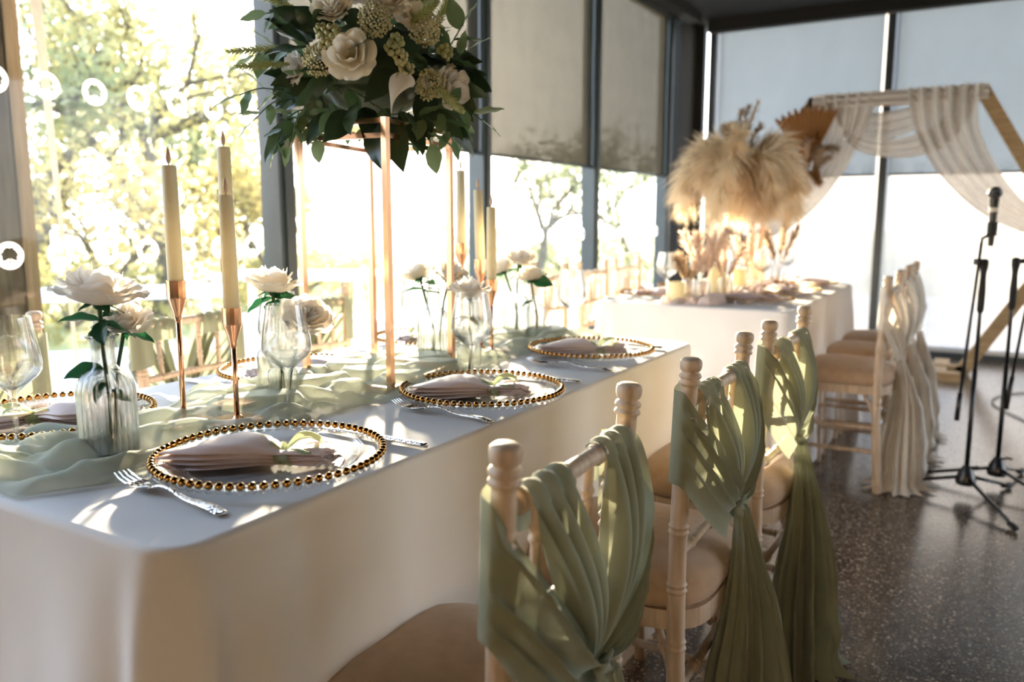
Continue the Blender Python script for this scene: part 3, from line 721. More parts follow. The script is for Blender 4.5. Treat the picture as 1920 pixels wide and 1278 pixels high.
for y, lb, sb, sd_ in ((3.66, 'pale chair nearest the microphone stands, at the rear table', 'ivory sash on the rear-table chair nearest the microphone stands', 7),
                      (4.13, 'pale chair in the middle of the aisle side of the rear table', 'ivory sash on the middle aisle-side chair of the rear table', 8),
                      (4.58, 'pale chair at the aisle side of the rear table, closest to the arch', 'ivory sash on the aisle-side rear chair closest to the arch', 9)):
    dup(ch0, (-.585, y, 0), .02 * (sd_ - 8), lb, G2); sash((-.585, y, 0), .02 * (sd_ - 8), 'white_gauze', sb, GW, sd_, .55, tailfl=.12)
for y, lb, sb, sd_ in ((3.47, 'pale chair at the window side of the rear table, behind the rightmost front wine glass', 'ivory sash on the rear chair behind the rightmost front wine glass', 10),
                      (3.98, 'pale chair in the middle of the window side of the rear table', 'ivory sash on the middle window-side chair of the rear table', 11),
                      (4.46, 'pale chair at the window side of the rear table, nearest the corner column', 'ivory sash on the window-side rear chair nearest the corner column', 12)):
    dup(ch0, (-1.85 + .234, y, 0), PI, lb, G2); sash((-1.85 + .234, y, 0), PI, 'white_gauze', sb, GW, sd_)

# ------------------------------------------------------------------ place settings
def charger_meshes():
    prof = [(.0, .004), (.100, .004), (.108, .005), (.116, .010), (.128, .0165), (.144, .0190), (.152, .0195), (.1605, .0190),
            (.1605, .0160), (.150, .0160), (.128, .0135), (.114, .006), (.106, .001), (.098, .0), (.0, .0)]
    g = G(); g.lathe([(max(r, 1e-4), z) for r, z in prof], 96); body = g.mesh('glass_dish', 'plate_glass', True, 50)
    g = G(); g.ball((0, 0, 0), .0056, 10, 7); bead = g.mesh('gold_bead', 'gold_bead')
    g = G()     # clear beaded ring under the gold
    for i in range(72):
        a = 2 * PI * i / 72; g.ball((.1585 * math.cos(a), .1585 * math.sin(a), .0165), .0060, 8, 5)
    ring = g.mesh('glass_bead_ring', 'table_glass')
    return body, bead, ring
CB, BD, CR_ = charger_meshes()
def charger(x, y, label, beads=True, group='beaded glass charger plates'):
    rt = thing('charger_plate', label, 'plate', (x, y, ZT + .001), rnd.uniform(0, 1), group)
    put('glass_dish', CB, rt); put('glass_bead_ring', CR_, rt)
    if beads:
        for i in range(72):
            a = 2 * PI * i / 72; put('gold_bead', BD, rt, (.1590 * math.cos(a), .1590 * math.sin(a), .0215))
    else:
        g = G()
        for i in range(72):
            a = 2 * PI * i / 72; g.ball((.1590 * math.cos(a), .1590 * math.sin(a), .0215), .0056, 6, 4)
        o = g.build('gold_bead_rim', 'gold_bead', rt); o['kind'] = 'stuff'
    return rt
def napkin(x, y, rz, label, mat='blush', tie='sage_tie', group='folded napkins', seed=0, s=1.):
    rt = thing('napkin', label, 'napkin', (x, y, ZT + .0065), rz, group)
    ctr = .025   # where it is tied
    for li in range(4):          # four stacked layers of the folded cloth
        g = G(); q_ = random.Random(seed * 7 + li); dx0, dw, sk = q_.uniform(-.006, .006) + li * .004, 1 - .05 * li, q_.uniform(-.10, .10)
        def f(u, v, li=li, dx0=dx0, dw=dw, sk=sk):
            X = lerp(-.118 + dx0, .100 - .5 * dx0, v); a = 2 * PI * u; d = X - ctr
            cx = math.copysign(abs(math.cos(a)) ** .6, math.cos(a)); sy = math.sin(a)
            if d < 0: wv = lerp(.019, .064, smooth(min(1, -d / .085))) * dw; zb_ = li * lerp(.0042, .0062, smooth(-d / .06))
            else: wv = lerp(.019, .036, smooth(d / .06)) * dw; zb_ = li * .0046
            pl = math.cos(cx * 8 + seed + li * 1.3) * .0042 * smooth(d / .05) if d > 0 else math.cos(cx * 5 + 1 + li) * .0022 * smooth(-d / .04) * (1 - smooth((-d - .07) / .05) * .6)
            hump = .011 * smooth(-d / .05) * (1 - smooth((-d - .085) / .05)) * (1 - cx * cx) * (.4 + .2 * li) if d < 0 else 0
            xx = X + (.034 * cx * smooth(-d / .1) + sk * .1 * cx if d < 0 else -.020 * abs(cx) * smooth(d / .06) + .006 * math.sin(cx * 7 + li) * smooth(d / .06))
            yy = cx * wv + .016 * smooth(-d / .12) + .010 * smooth(d / .06)
            return (xx, yy, zb_ + .0026 * (1 + sy) + max(0, pl) + hump + .0006)
        g.grid(40, 40, f, cu=True); n = len(g.v); g.f.append(tuple(range(39, -1, -1))); g.f.append(tuple(range(n - 40, n))); g.build('cloth_fold', mat, rt, sharp=75)
    g = G(); g.grid(28, 6, lambda u, v: (ctr + lerp(-.011, .010, v) + .003 * math.sin(6.28 * u * 2), .0235 * math.cos(2 * PI * u) + .002 + .003 * math.sin(v * 6), .0085 + .0105 * math.sin(2 * PI * u) + .0012 * math.sin(v * 12 + u * 20)), cu=True); g.build('tie_band', tie, rt)
    for k, (ax, L, W, up) in enumerate(((.55, .052, .026, .022), (2.5, .048, .022, .010), (-.35, .045, .016, .004))):
        g = G()
        def h(u, v, ax=ax, L=L, W=W, up=up, k=k):
            w_ = W * (.25 + math.sin(PI * min(1, v * .75 + .08)) * .9) * (u - .5); l_ = L * v
            zz = .019 + up * math.sin(PI * min(1, v * .8)) + .006 * math.sin(u * 6 + v * 5 + k + seed) * v - .006 * v
            return (ctr + l_ * math.cos(ax) - w_ * math.sin(ax), l_ * math.sin(ax) + w_ * math.cos(ax), zz)
        g.grid(9, 12, h); g.build('tie_end', tie, rt)
    rt.scale = (s, s, s); return rt
def fork(x, y, rz, label):
    rt = thing('dinner_fork', label, 'fork', (x, y, ZT + .0015), rz, 'hammered forks')
    # local +x = handle end
    g = G()
    def prof(v):
        X = lerp(-.032, .112, v)
        z = .004 + .009 * math.exp(-((X + .006) / .032) ** 2) * 1 + .002 * smooth((X - .02) / .05) * (1 - smooth((X - .08) / .03)) - .002 * smooth((X - .09) / .02)
        wv = lerp(.0034, .0085, smooth((X - .0) / .10)) if X > -.015 else lerp(.0095, .0034, smooth((X + .032) / .017)); th = .0022
        if X > .106: wv *= math.sqrt(max(.02, 1 - ((X - .106) / .0065) ** 2))
        return X, z, wv, th
    def f(u, v):
        X, z, wv, th = prof(v); a = 2 * PI * u
        return (X, wv * math.cos(a), max(.0004, z + th * math.sin(a)))
    g.grid(12, 44, f, cu=True); n = len(g.v); g.f.append(tuple(range(11, -1, -1))); g.f.append(tuple(range(n - 12, n))); g.build('handle', 'silver_hammered', rt)
    g = G()
    def hd(u, v):
        X = lerp(-.028, -.064, v); a = 2 * PI * u; wv = .0095 + .003 * smooth(v * 2); z = lerp(.0095, .0050, smooth(v * 1.2)); return (X, wv * math.cos(a), z + .0016 * math.sin(a) + .002 * math.cos(a) ** 2)
    g.grid(16, 10, hd, cu=True); n = len(g.v); g.f.append(tuple(range(15, -1, -1))); g.f.append(tuple(range(n - 16, n))); g.build('head', 'silver', rt)
    for k in range(4):
        yy = (k - 1.5) * .0068; g = G()
        g.tube([(-.062, yy, .0066), (-.080, yy, .0062), (-.095, yy * .97, .0092), (-.108, yy * .94, .0155)], [.0019, .0018, .0016, .0008], 6); g.build('tine', 'silver', rt)
    return rt
def knife(x, y, rz, label):
    rt = thing('dinner_knife', label, 'knife', (x, y, ZT + .0015), rz, 'hammered knives')
    def f(u, v):
        X = lerp(.012, .112, v); a = 2 * PI * u; wv = lerp(.0062, .0082, v); th = .0040
        if v > .95: wv *= math.sqrt(max(.05, 1 - ((v - .95) / .055) ** 2))
        return (X, wv * math.cos(a), .0043 + th * math.sin(a))
    g = G(); g.grid(14, 26, f, cu=True); n = len(g.v); g.f.append(tuple(range(13, -1, -1))); g.f.append(tuple(range(n - 14, n))); g.build('handle', 'silver_hammered', rt)
    def b(u, v):
        X = lerp(.014, -.115, v); a = 2 * PI * u; wv = .0085 * (1 if v < .8 else math.sqrt(max(.01, 1 - ((v - .8) / .2) ** 2)))
        return (X, wv * math.cos(a) + (.002 if v > .1 else 0), .0035 + .0011 * math.sin(a))
    g = G(); g.grid(10, 26, b, cu=True); n = len(g.v); g.f.append(tuple(range(9, -1, -1))); g.f.append(tuple(range(n - 10, n))); g.build('blade', 'silver', rt)
    return rt
SET = [ # x, y, side, label bits
    (-.875, .800, 1, 'nearest the camera'), (-.858, 1.335, 1, 'in the aisle-side middle'), (-.888, 1.905, 1, 'at the far aisle-side end'),
    (-1.375, .775, -1, 'behind the ribbed bottle at left'), (-1.340, 1.300, -1, 'behind the middle roses'), (-1.372, 1.865, -1, 'at the far window side')]
for i, (x, y, s, wh) in enumerate(SET):
    charger(x, y, 'clear gold-beaded glass charger ' + wh)
    napkin(x + (.0 if s > 0 else -.01), y - (.005 if s > 0 else 0), (.50 + .06 * i if s > 0 else .50 + PI + .5), 'blush napkin with green tie on the charger ' + wh, seed=i)
for x, y, rz, wh in ((-.882, .634, -.07, 'left of the nearest charger'), (-.842, 1.172, -.03, 'left of the middle aisle-side charger'), (-.855, 1.708, .02, 'left of the far aisle-side charger'),
                     (-1.385, .985, PI + .05, 'on the window side, behind the near candlesticks'), (-1.360, 1.500, PI, 'on the window side, beside the gold stand'), (-1.36, 2.07, PI, 'on the window side at the far end')):
    fork(x, y, rz, 'hammered silver fork ' + wh)
for x, y, rz, wh in ((-.846, .985, -.02, 'right of the nearest charger'), (-.857, 1.545, .03, 'right of the middle aisle-side charger'), (-.870, 2.083, .02, 'right of the far aisle-side charger'),
                     (-1.382, .580, PI, 'on the window side at the left edge'), (-1.385, 1.135, PI, 'on the window side, between the candlesticks and chair'), (-1.375, 1.675, PI, 'on the window side, behind the gold stand legs')):
    knife(x, y, rz, 'hammered silver knife ' + wh)

def wineglass_mesh():
    out_ = [(.0, .0), (.036, .0005), (.0365, .002), (.030, .0035), (.010, .006), (.0048, .012), (.0036, .03), (.0036, .070), (.0050, .083), (.009, .0895), (.020, .099), (.0365, .113), (.0415, .121), (.0425, .129), (.0405, .150), (.0345, .185), (.0318, .203)]
    inn = [(.0308, .203), (.0335, .185), (.0394, .150), (.0414, .129), (.0404, .1222), (.0355, .1148), (.019, .101), (.007, .0935), (.0, .0925)]
    g = G(); g.lathe([(max(r, 1e-4), z) for r, z in out_], 40); bowl = None
    g.lathe([(max(r, 1e-4), z) for r, z in inn], 40)
    return g.mesh('wine_glass', 'table_glass', True, 60)
WG = wineglass_mesh()
for x, y, wh in ((-1.265, .655, 'at the left edge, beside the ribbed rose bottle'), (-1.045, 1.000, 'behind the nearest charger, in front of the middle roses'), (-.905, 1.370, 'behind the middle aisle-side charger'),
                 (-1.235, 1.165, 'second of the pair by the middle roses, nearer the window'), (-1.295, 1.70, 'behind the ribbed bottle by the gold stand'), (-1.035, 2.085, 'at the far end of the front table, rightmost')):
    tag(put('wine_glass', WG, None, (x, y, ZT + .004)), 'clear stemmed wine glass ' + wh, 'wine glass', 'wine glasses on the front table')

# ------------------------------------------------------------------ bottles and roses
def bottle_mesh(kind):
    if kind == 'ribbed':
        prof = [(.0, .003), (.034, .002), (.0385, .008), (.0385, .098), (.036, .112), (.029, .124), (.020, .131), (.0165, .136), (.0160, .150), (.0160, .170), (.0175, .174), (.0225, .1775), (.0230, .1795), (.0200, .1805), (.0150, .178), (.0142, .170), (.0142, .136), (.018, .1295), (.027, .122), (.034, .111), (.0362, .098), (.0362, .012), (.031, .0075), (.0, .0075)]
        rf = lambda a, z: 1 + .030 * abs(math.cos(11 * a)) * (1.9 if .008 <= z < .13 else 0)
        seg = 132
    elif kind == 'globe':
        prof = [(.0, .002), (.024, .002), (.0255, .006), (.0255, .066), (.0245, .070), (.0225, .073), (.0240, .077), (.0285, .090), (.0295, .102), (.0265, .116), (.019, .127), (.011, .134), (.0098, .140), (.0098, .160), (.0135, .1625), (.0090, .1625), (.0086, .140), (.010, .135), (.0175, .126), (.025, .115), (.028, .102), (.027, .0905), (.0215, .076), (.0, .074)]
        rf = lambda a, z: 1 + .060 * abs(math.cos(15 * a)) * (1 if .004 < z < .069 else 0)
        seg = 120
    else:
        prof = [(.0, .002), (.026, .002), (.0275, .006), (.0275, .085), (.025, .094), (.016, .102), (.0125, .107), (.0125, .122), (.0165, .125), (.0115, .125), (.0113, .108), (.015, .1008), (.0235, .093), (.0260, .084), (.0260, .009), (.0, .007)]
        rf = None; seg = 40
    g = G(); g.lathe([(max(r, 1e-4), z) for r, z in prof], seg, rf=rf)
    return g.mesh('glass_bottle', 'bottle_glass', True, 50)
BM = {k: bottle_mesh(k) for k in ('ribbed', 'globe', 'plain')}
for k, x, y, lb in (('ribbed', -1.102, .700, 'large ribbed clear glass bottle holding the rose nearest the camera'), ('globe', -1.120, 1.060, 'ribbed glass vase with round top holding the middle rose'),
                    ('plain', -1.190, 1.100, 'small clear bottle next to the round-topped ribbed vase'), ('ribbed', -1.168, 1.600, 'ribbed clear glass bottle with a pair of roses by the gold stand'),
                    ('globe', -.985, 1.480, 'ribbed glass vase with a single rose behind the third wine glass'), ('ribbed', -1.180, 2.020, 'clear ribbed bottle holding white roses at the far end'), ('plain', -1.130, 2.045, 'small clear bottle with one rose at the far end of the table')):
    tag(put('glass_bottle', BM[k], None, (x, y, ZT + .006), (0, 0, rnd.uniform(0, 1))), lb, 'bottle', 'bud vases on the front table')

def petal_mesh(R, rt_, h, half, curl, mat, key):
    def f(u, v):
        q = (u - .5) * 2; wv = half * (math.sin(PI * min(.86, v * .80 + .08)) ** .55)
        tip = 1 - .26 * q * q * v * v
        r = rt_ * R * (math.sin(v * PI / 2) ** .75) * (1 - .14 * abs(q) ** 3 * v * v) + curl * R * smooth((v - .72) / .28) * .22 + .05 * R * q * q * v
        z = h * R * (v ** 1.45) * tip - curl * R * smooth((v - .72) / .28) * .12 + .055 * R * math.sin(q * 5 + key) * v * v
        a = q * wv; return (r * math.cos(a), r * math.sin(a), z)
    g = G(); g.grid(11, 10, f); return g.mesh('petal', mat)
RINGS = [(.13, 1.0, 1.9, .1, 3), (.26, 1.04, 1.3, .2, 4), (.45, 1.02, 1.0, .4, 5), (.64, .96, .84, .6, 5), (.82, .84, .76, .9, 5), (.98, .62, .66, 1.1, 6)]
OPEN = [(.42, 1.0, .85, .2, 5), (.70, .90, .74, .5, 6), (.98, .62, .62, .8, 7)]
PC = {}
def bloom(parent, M, R, mat='petal_ivory', rings=RINGS, seed=0):
    r = random.Random(seed)
    for k, (rt_, h, half, curl, n) in enumerate(rings):
        for i in range(n):
            key = (round(R, 4), id(rings), k, mat, i % 2)
            if key not in PC: PC[key] = petal_mesh(R, rt_, h, half, curl, mat, k + 2.3 * (i % 2))
            a = 2 * PI * i / n + k * 1.1 + r.uniform(-.12, .12)
            mt = M @ Matrix.Rotation(a, 4, 'Z') @ Matrix.Rotation(r.uniform(-.08, .10), 4, 'Y') @ Matrix.Diagonal((1, 1, r.uniform(.92, 1.08), 1))
            put('petal', PC[key], parent, mtx=mt)
def leaf_mesh(L, W, mat, bend=.25, fold=.18, serr=0., name='leaf', nu=7, nv=14):
    def f(u, v):
        q = (u - .5) * 2; wv = W * .5 * (math.sin(PI * v ** .8) ** .85) * (1 + serr * math.sin(v * 70))
        x = L * v; return (x, q * wv, -bend * L * v * v + fold * abs(q) * wv + .0010 * math.sin(v * 16) * abs(q) * (W / .03))
    g = G(); g.grid(nu, nv, f); return g.mesh(name, mat)
RL = leaf_mesh(.046, .028, 'rose_leaf', .25, .3); RLs = leaf_mesh(.030, .016, 'rose_leaf', .5, .3)
def aim(p, d, roll=0.):
    """matrix that puts local +x along d"""
    d = Vector(d).normalized(); up = Vector((0, 0, 1))
    if abs(d.z) > .95: up = Vector((0, 1, 0))
    y = up.cross(d).normalized(); z = d.cross(y)
    M = Matrix((d, y, z)).transposed().to_4x4(); return Matrix.Translation(p) @ M @ Matrix.Rotation(roll, 4, 'X')
def rose(x, y, zb, zh, R, label, seed, tilt=(0, 0), lean=(0, 0), leaves=(), name='white_rose'):
    """single stem standing in a bottle; head at height zh"""
    rt = thing(name, label, 'rose', (x, y, zb), 0, 'white roses on the front table')
    H = zh - zb; hp = Vector((lean[0], lean[1], H)); M = Matrix.Translation(hp - Vector((0, 0, R * .38))) @ Matrix.Rotation(tilt[0], 4, 'X') @ Matrix.Rotation(tilt[1], 4, 'Y')
    bloom(rt, M, R, seed=seed)
    g = G(); g.tube([(0, 0, 0), (.004, .003, H * .3), (lean[0] * .5, lean[1] * .5, H * .65), tuple(hp - Vector((0, 0, R * .36)))], [.0030, .0030, .0028, .0034], 8); g.build('stem', 'stem_green', rt)
    g = G(); c = M @ Vector((0, 0, 0)); g.ball(c, R * .17, 10, 6, (1, 1, .8)); g.build('calyx', 'rose_leaf', rt)
    for i in range(5):
        a = 2 * PI * i / 5 + seed; d = M.to_3x3() @ Vector((math.cos(a), math.sin(a), .15)); put('sepal', RLs, rt, mtx=aim(c, d) @ Matrix.Scale(R / .05, 4))
    for z, a, el, s_, rl in leaves:
        d = Vector((math.cos(a) * math.cos(el), math.sin(a) * math.cos(el), math.sin(el)))
        o = put('leaf', RL, rt, mtx=aim(Vector((lean[0] * z / H, lean[1] * z / H, z)), d, rl) @ Matrix.Scale(s_, 4))
    return rt
zb = ZT + .016
CAMR = math.radians(30.6)      # screen-right direction as azimuth
rose(-1.102, .700, zb, 1.005, .054, 'large ivory rose in the ribbed bottle nearest the camera', 1, (-.12, .05), leaves=(
    (.190, CAMR + PI + .3, .25, 1.15, .5), (.185, CAMR - .1, -.1, 1.25, -.5), (.195, CAMR + .9, .25, .95, .2), (.190, CAMR - 1.2, -.5, 1.0, .6), (.178, CAMR + PI - .9, -.6, 1.05, .2), (.120, CAMR + PI + .15, -.05, 1.15, .9), (.120, CAMR + .5, -.3, .8, 0), (.085, CAMR + .1, -.2, .8, .4), (.105, CAMR + PI + 1.2, -.8, .8, 0)))
rose(-1.100, .706, zb, .958, .036, 'smaller ivory rose half hidden behind the nearest rose', 2, (.3, .25), (-.010, .036), leaves=((.17, CAMR + .2, -.2, 1.0, .3),))
rose(-1.130, 1.062, zb, .988, .046, 'ivory rose in the round-topped vase, upper of the middle pair', 3, (-.15, -.05), (-.02, .01), leaves=((.19, CAMR + PI, -.3, 1.2, .3), (.19, CAMR, .2, 1.0, .4), (.185, CAMR - 1.4, -.3, 1.1, .3)))
rose(-1.106, 1.058, zb, .938, .040, 'ivory rose leaning right in the round-topped vase, lower of the middle pair', 4, (.35, .75), (.036, .016))
rose(-1.172, 1.600, zb, .978, .040, 'left ivory rose of the pair beside the gold stand', 5, (.1, -.45), (-.026, -.012), leaves=((.175, CAMR - 1.0, .3, 1.3, .4), (.165, CAMR + PI, .1, 1.0, .3), (.16, CAMR, .1, 1.0, .3)))
rose(-1.160, 1.606, zb, .978, .038, 'right ivory rose of the pair beside the gold stand', 6, (.2, .5), (.026, .014), leaves=((.15, CAMR - .6, .1, 1.0, .3),))
rose(-.985, 1.480, zb, .952, .042, 'single ivory rose seen through the third wine glass', 7, (-.1, 0), (0, 0), leaves=((.12, CAMR - .6, -.2, .9, .3), (.12, CAMR + PI, .1, .8, .3)))
rose(-1.184, 2.020, zb, .995, .044, 'white rose at the far end, uppermost in the clear bottle', 8, (.1, .3), (.006, .010), leaves=((.19, CAMR + PI, -.1, 1.0, .2),))
rose(-1.176, 2.012, zb, .972, .042, 'white rose at the far end, left one in the clear bottle', 9, (.2, -.5), (-.030, -.014), leaves=((.18, CAMR + PI, -.2, 1.2, .2),))
rose(-1.130, 2.045, zb, .945, .040, 'white rose with a broad green leaf in the small far bottle', 10, (-.1, -.2), (-.012, -.006), leaves=((.165, CAMR - .3, -.2, 1.4, 1.2), (.10, CAMR + PI, -.3, 1.0, .4)))

# ------------------------------------------------------------------ candlesticks and taper candles
def candlestick(x, y, zc, cl, wh, lean=0., top=None):
    """zc = candle bottom height, cl = candle length"""
    H = zc - ZT - .006
    rt = thing('candlestick', 'slim rose gold candlestick ' + wh, 'candlestick', (x, y, ZT + .005), 0, 'rose gold candlesticks')
    g = G(); g.lathe([(1e-4, 0), (.044, 0), (.045, .002), (.043, .0045), (.012, .007), (.006, .012), (1e-4, .012)], 40); g.build('base', 'rose_gold', rt, sharp=40)
    g = G(); g.tube([(0, 0, .008), (0, 0, H - .062)], .0045, 12); g.build('stem', 'rose_gold', rt)
    g = G(); g.lathe([(1e-4, H - .066), (.0060, H - .066), (.0065, H - .056), (.0152, H - .030), (.0160, H - .026), (.0160, H + .001), (.0145, H + .001), (.0142, H - .024), (1e-4, H - .024)], 14); g.build('cup', 'rose_gold', rt, sharp=25)
    ct = thing('taper_candle', 'ivory taper candle ' + wh, 'candle', (x, y, zc - .024), 0, 'ivory taper candles')
    ct.rotation_euler = (lean, -lean, 0)
    L = cl + .024; g = G(); g.lathe([(1e-4, 0), (.0130, 0), (.0128, L * .5), (.0118, L - .003), (.0105, L), (.006, L - .002), (1e-4, L - .003)], 28); g.build('wax', 'wax_ivory', ct, sharp=40)
    g = G(); g.tube([(0, 0, L - .003), (0, 0, L + .004)], .0008, 6); g.build('wick', 'black_rubber', ct)
    g = G(); g.lathe([(1e-4, L + .002), (.0030, L + .005), (.0042, L + .011), (.0036, L + .018), (.0018, L + .026), (1e-4, L + .031)], 12); g.build('flame_tip', 'wick_tip', ct)
candlestick(-1.176, .885, 1.005, .188, 'nearest, left of the near pair')
candlestick(-1.108, .940, .958, .188, 'right one of the near pair')
candlestick(-1.228, 1.042, 1.040, .196, 'tallest, just behind the near pair')
candlestick(-1.160, 1.800, 1.000, .180, 'left one of the far pair, right of the gold stand', .02)
candlestick(-1.114, 1.780, .952, .184, 'right one of the far pair, right of the gold stand')
candlestick(-1.226, 1.808, 1.042, .190, 'behind the right leg of the gold stand')

# ------------------------------------------------------------------ gold flower stands
def stand(corners, z0, z1, w_, label, name='flower_stand'):
    c = sum((Vector(q) for q in corners), Vector()) / 4
    rt = thing(name, label, 'flower stand', (c.x, c.y, z0), 0, 'gold flower stands'); P = [Vector((q[0] - c.x, q[1] - c.y, 0)) for q in corners]; H = z1 - z0
    for p in P: g = G(); g.bar(p, p + Vector((0, 0, H)), w_, w_, (0, 1, 0)); g.build('leg', 'rose_gold', rt, smooth=False)
    for k, z in enumerate((w_ / 2, H - .034, H - w_ / 2)):
        for i in range(4):
            a, b = P[i] + Vector((0, 0, z)), P[(i + 1) % 4] + Vector((0, 0, z)); g = G(); g.bar(a, b, w_ * .8); g.build(('foot_bar', 'rail', 'top_bar')[k], 'rose_gold', rt, smooth=False)
    g = G(); b = 0
    for z in (H - .004, H): g.v += [tuple(p * .97 + Vector((0, 0, z))) for p in P]
    g.f += [(3, 2, 1, 0), (4, 5, 6, 7), (0, 1, 5, 4), (1, 2, 6, 5), (2, 3, 7, 6), (3, 0, 4, 7)]; g.build('top_plate', 'table_glass', rt, smooth=False)
    return rt
stand([(-1.030, 1.262, 0), (-1.244, 1.246, 0), (-1.312, 1.546, 0), (-1.078, 1.545, 0)], ZT + .004, 1.300, .0125, 'tall rose gold flower stand on the front table')

# ------------------------------------------------------------------ tall floral arrangement
FC = Vector((-1.168, 1.398, 1.415)); FR = Vector((math.cos(CAMR), math.sin(CAMR), 0)); FF = Vector((math.sin(CAMR), -math.cos(CAMR), 0))   # right / front of the bouquet
fl = thing('floral_arrangement', 'large bouquet of cream flowers and dark green leaves on the gold stand', 'flowers', tuple(Vector((FC.x, FC.y, 1.302))))
FO = Vector((0, 0, FC.z - 1.302))
RXY, RZ = .205, .150
def fpos(a, b, push=1.):
    """a = right, b = up (metres from centre) -> point on the front of the bouquet and its outward direction"""
    d2 = 1 - (a / (RXY * 1.08)) ** 2 - (b / (RZ * 1.3)) ** 2; c = RXY * math.sqrt(max(.02, d2)) * .9
    p = FR * a + Vector((0, 0, b)) + FF * c * push; n = (FR * (a / RXY ** 2) + Vector((0, 0, b / RZ ** 2)) + FF * (c / RXY ** 2)).normalized()
    return p + FO, n
r = random.Random(5)
g = G(); g.ball(tuple(FO + Vector((0, 0, .0))), 1, 20, 12, (RXY * .62, RXY * .62, RZ * .66))
g.v = [tuple(Vector(q) + Vector((nz3(q[0] * 30, q[1] * 30, q[2] * 30),) * 3) * .015) for q in g.v]; g.build('foam_moss', 'magnolia_leaf', fl)
MG = leaf_mesh(.110, .050, 'magnolia_leaf', .22, .12); EU = leaf_mesh(.056, .032, 'eucalyptus_leaf', .12, .10); EUs = leaf_mesh(.044, .026, 'eucalyptus_leaf', .12, .1)
def put_leaf(me, p, d, roll=0., s_=1.): put('leaf', me, fl, mtx=aim(p, d, roll) @ Matrix.Scale(s_, 4))
# dark base leaves all round
for i in range(150):
    z = r.uniform(-.55, 1); a = r.uniform(0, 6.28); q = math.sqrt(1 - z * z) if abs(z) < 1 else 0
    n = Vector((q * math.cos(a), q * math.sin(a), z)); p = FO + Vector((n.x * RXY * .72, n.y * RXY * .72, n.z * RZ * .70))
    d = (n + Vector((r.uniform(-1, 1), r.uniform(-1, 1), r.uniform(-.8, .5))) * .75).normalized()
    put_leaf(MG if r.random() < .62 else EU, p, d, r.uniform(-1.2, 1.2), r.uniform(.75, 1.15) * (1 if i % 3 else .85))
# hanging skirt of leaves below
for i in range(46):
    a = 2 * PI * i / 46 + r.uniform(-.1, .1); rr = r.uniform(.10, .19)
    p = FO + Vector((math.cos(a) * rr, math.sin(a) * rr, -.085 - r.uniform(0, .025))); d = Vector((math.cos(a) * .8, math.sin(a) * .8, -r.uniform(.3, 1.2)))
    put_leaf(EU if r.random() < .6 else MG, p, d, r.uniform(-1, 1), r.uniform(.8, 1.15))
# eucalyptus sprays reaching out
def spray(a0, b0, a1, b1, n, me, c0=.10, c1=.12):
    P = [FO + FR * a0 + Vector((0, 0, b0)) + FF * c0, FO + FR * lerp(a0, a1, .55) + Vector((0, 0, lerp(b0, b1, .4) + .012)) + FF * lerp(c0, c1, .5), FO + FR * a1 + Vector((0, 0, b1)) + FF * c1]
    g = G(); g.tube([poly(P, k / 8) for k in range(9)], .0014, 5); g.build('twig', 'stem_green', fl)
    for k in range(n):
        t_ = (k + 1) / n; p = poly(P, t_ * .98); d = (poly(P, min(1, t_ + .05)) - poly(P, t_ - .05)).normalized(); sd_ = d.cross(FF).normalized() * (1 if k % 2 else -1)
        put_leaf(me, p, (d * .7 + sd_ * .8 + FF * r.uniform(-.3, .5)) if k < n - 1 else d, r.uniform(-.5, .5), r.uniform(.85, 1.2))
for a0, b0, a1, b1, n in ((-.13, -.07, -.225, -.115, 5), (-.13, -.09, -.185, -.175, 6), (-.15, -.06, -.25, -.065, 4), (-.12, -.10, -.155, -.165, 5), (.14, -.09, .235, -.115, 4), (.13, -.09, .175, -.155, 5), (-.10, -.05, .02, -.085, 4), (-.05, -.06, -.10, -.03, 3),
                          (.14, -.03, .205, .02, 4), (.15, .0, .20, .075, 4), (.12, .10, .17, .16, 3), (-.12, .08, -.19, .09, 4), (-.13, .02, -.215, .01, 4), (-.12, -.10, -.10, -.15, 3), (.05, -.10, .09, -.14, 3), (.10, -.10, .13, -.16, 4)):
    spray(a0, b0, a1, b1, n, EU if n < 5 else EUs)
# green fern / foxtail spikes
def spike(a0, b0, a1, b1, c=.08, wid=.013):
    c += .055
    p0 = FO + FR * a0 + Vector((0, 0, b0)) + FF * c; p1 = FO + FR * a1 + Vector((0, 0, b1)) + FF * (c + .02); d = (p1 - p0).normalized(); g = G(); L = (p1 - p0).length
    g.tube([p0, p0.lerp(p1, .5), p1], [.0015, .0012, .0004], 5)
    for i in range(170):
        t_ = (i + .5) / 170; ax = d.orthogonal().normalized(); ax.rotate(Quaternion(d, i * 2.4)); w_ = wid * (.25 + math.sin(PI * (t_ * .9 + .06)) * .9)
        dr = (ax * 1. + d * .9).normalized(); g.quad(p0 + d * L * t_, dr, dr.cross(d).normalized(), w_ * 1.3, .0052)
    g.build('foxtail_spike', 'fern_leaf', fl, smooth=False)
for s_ in ((-.13, .10, -.23, .135, .06), (-.13, .02, -.255, .010, .09), (-.14, -.01, -.24, -.018, .09), (.08, .09, .14, .165, .06), (.10, .08, .165, .16, .05), (.10, .06, .155, .095, .12), (.14, -.05, .20, -.105, .11), (-.07, .12, -.10, .19, .05), (.13, .05, .175, .135, .03), (-.10, .12, -.15, .18, .02)): spike(*s_)
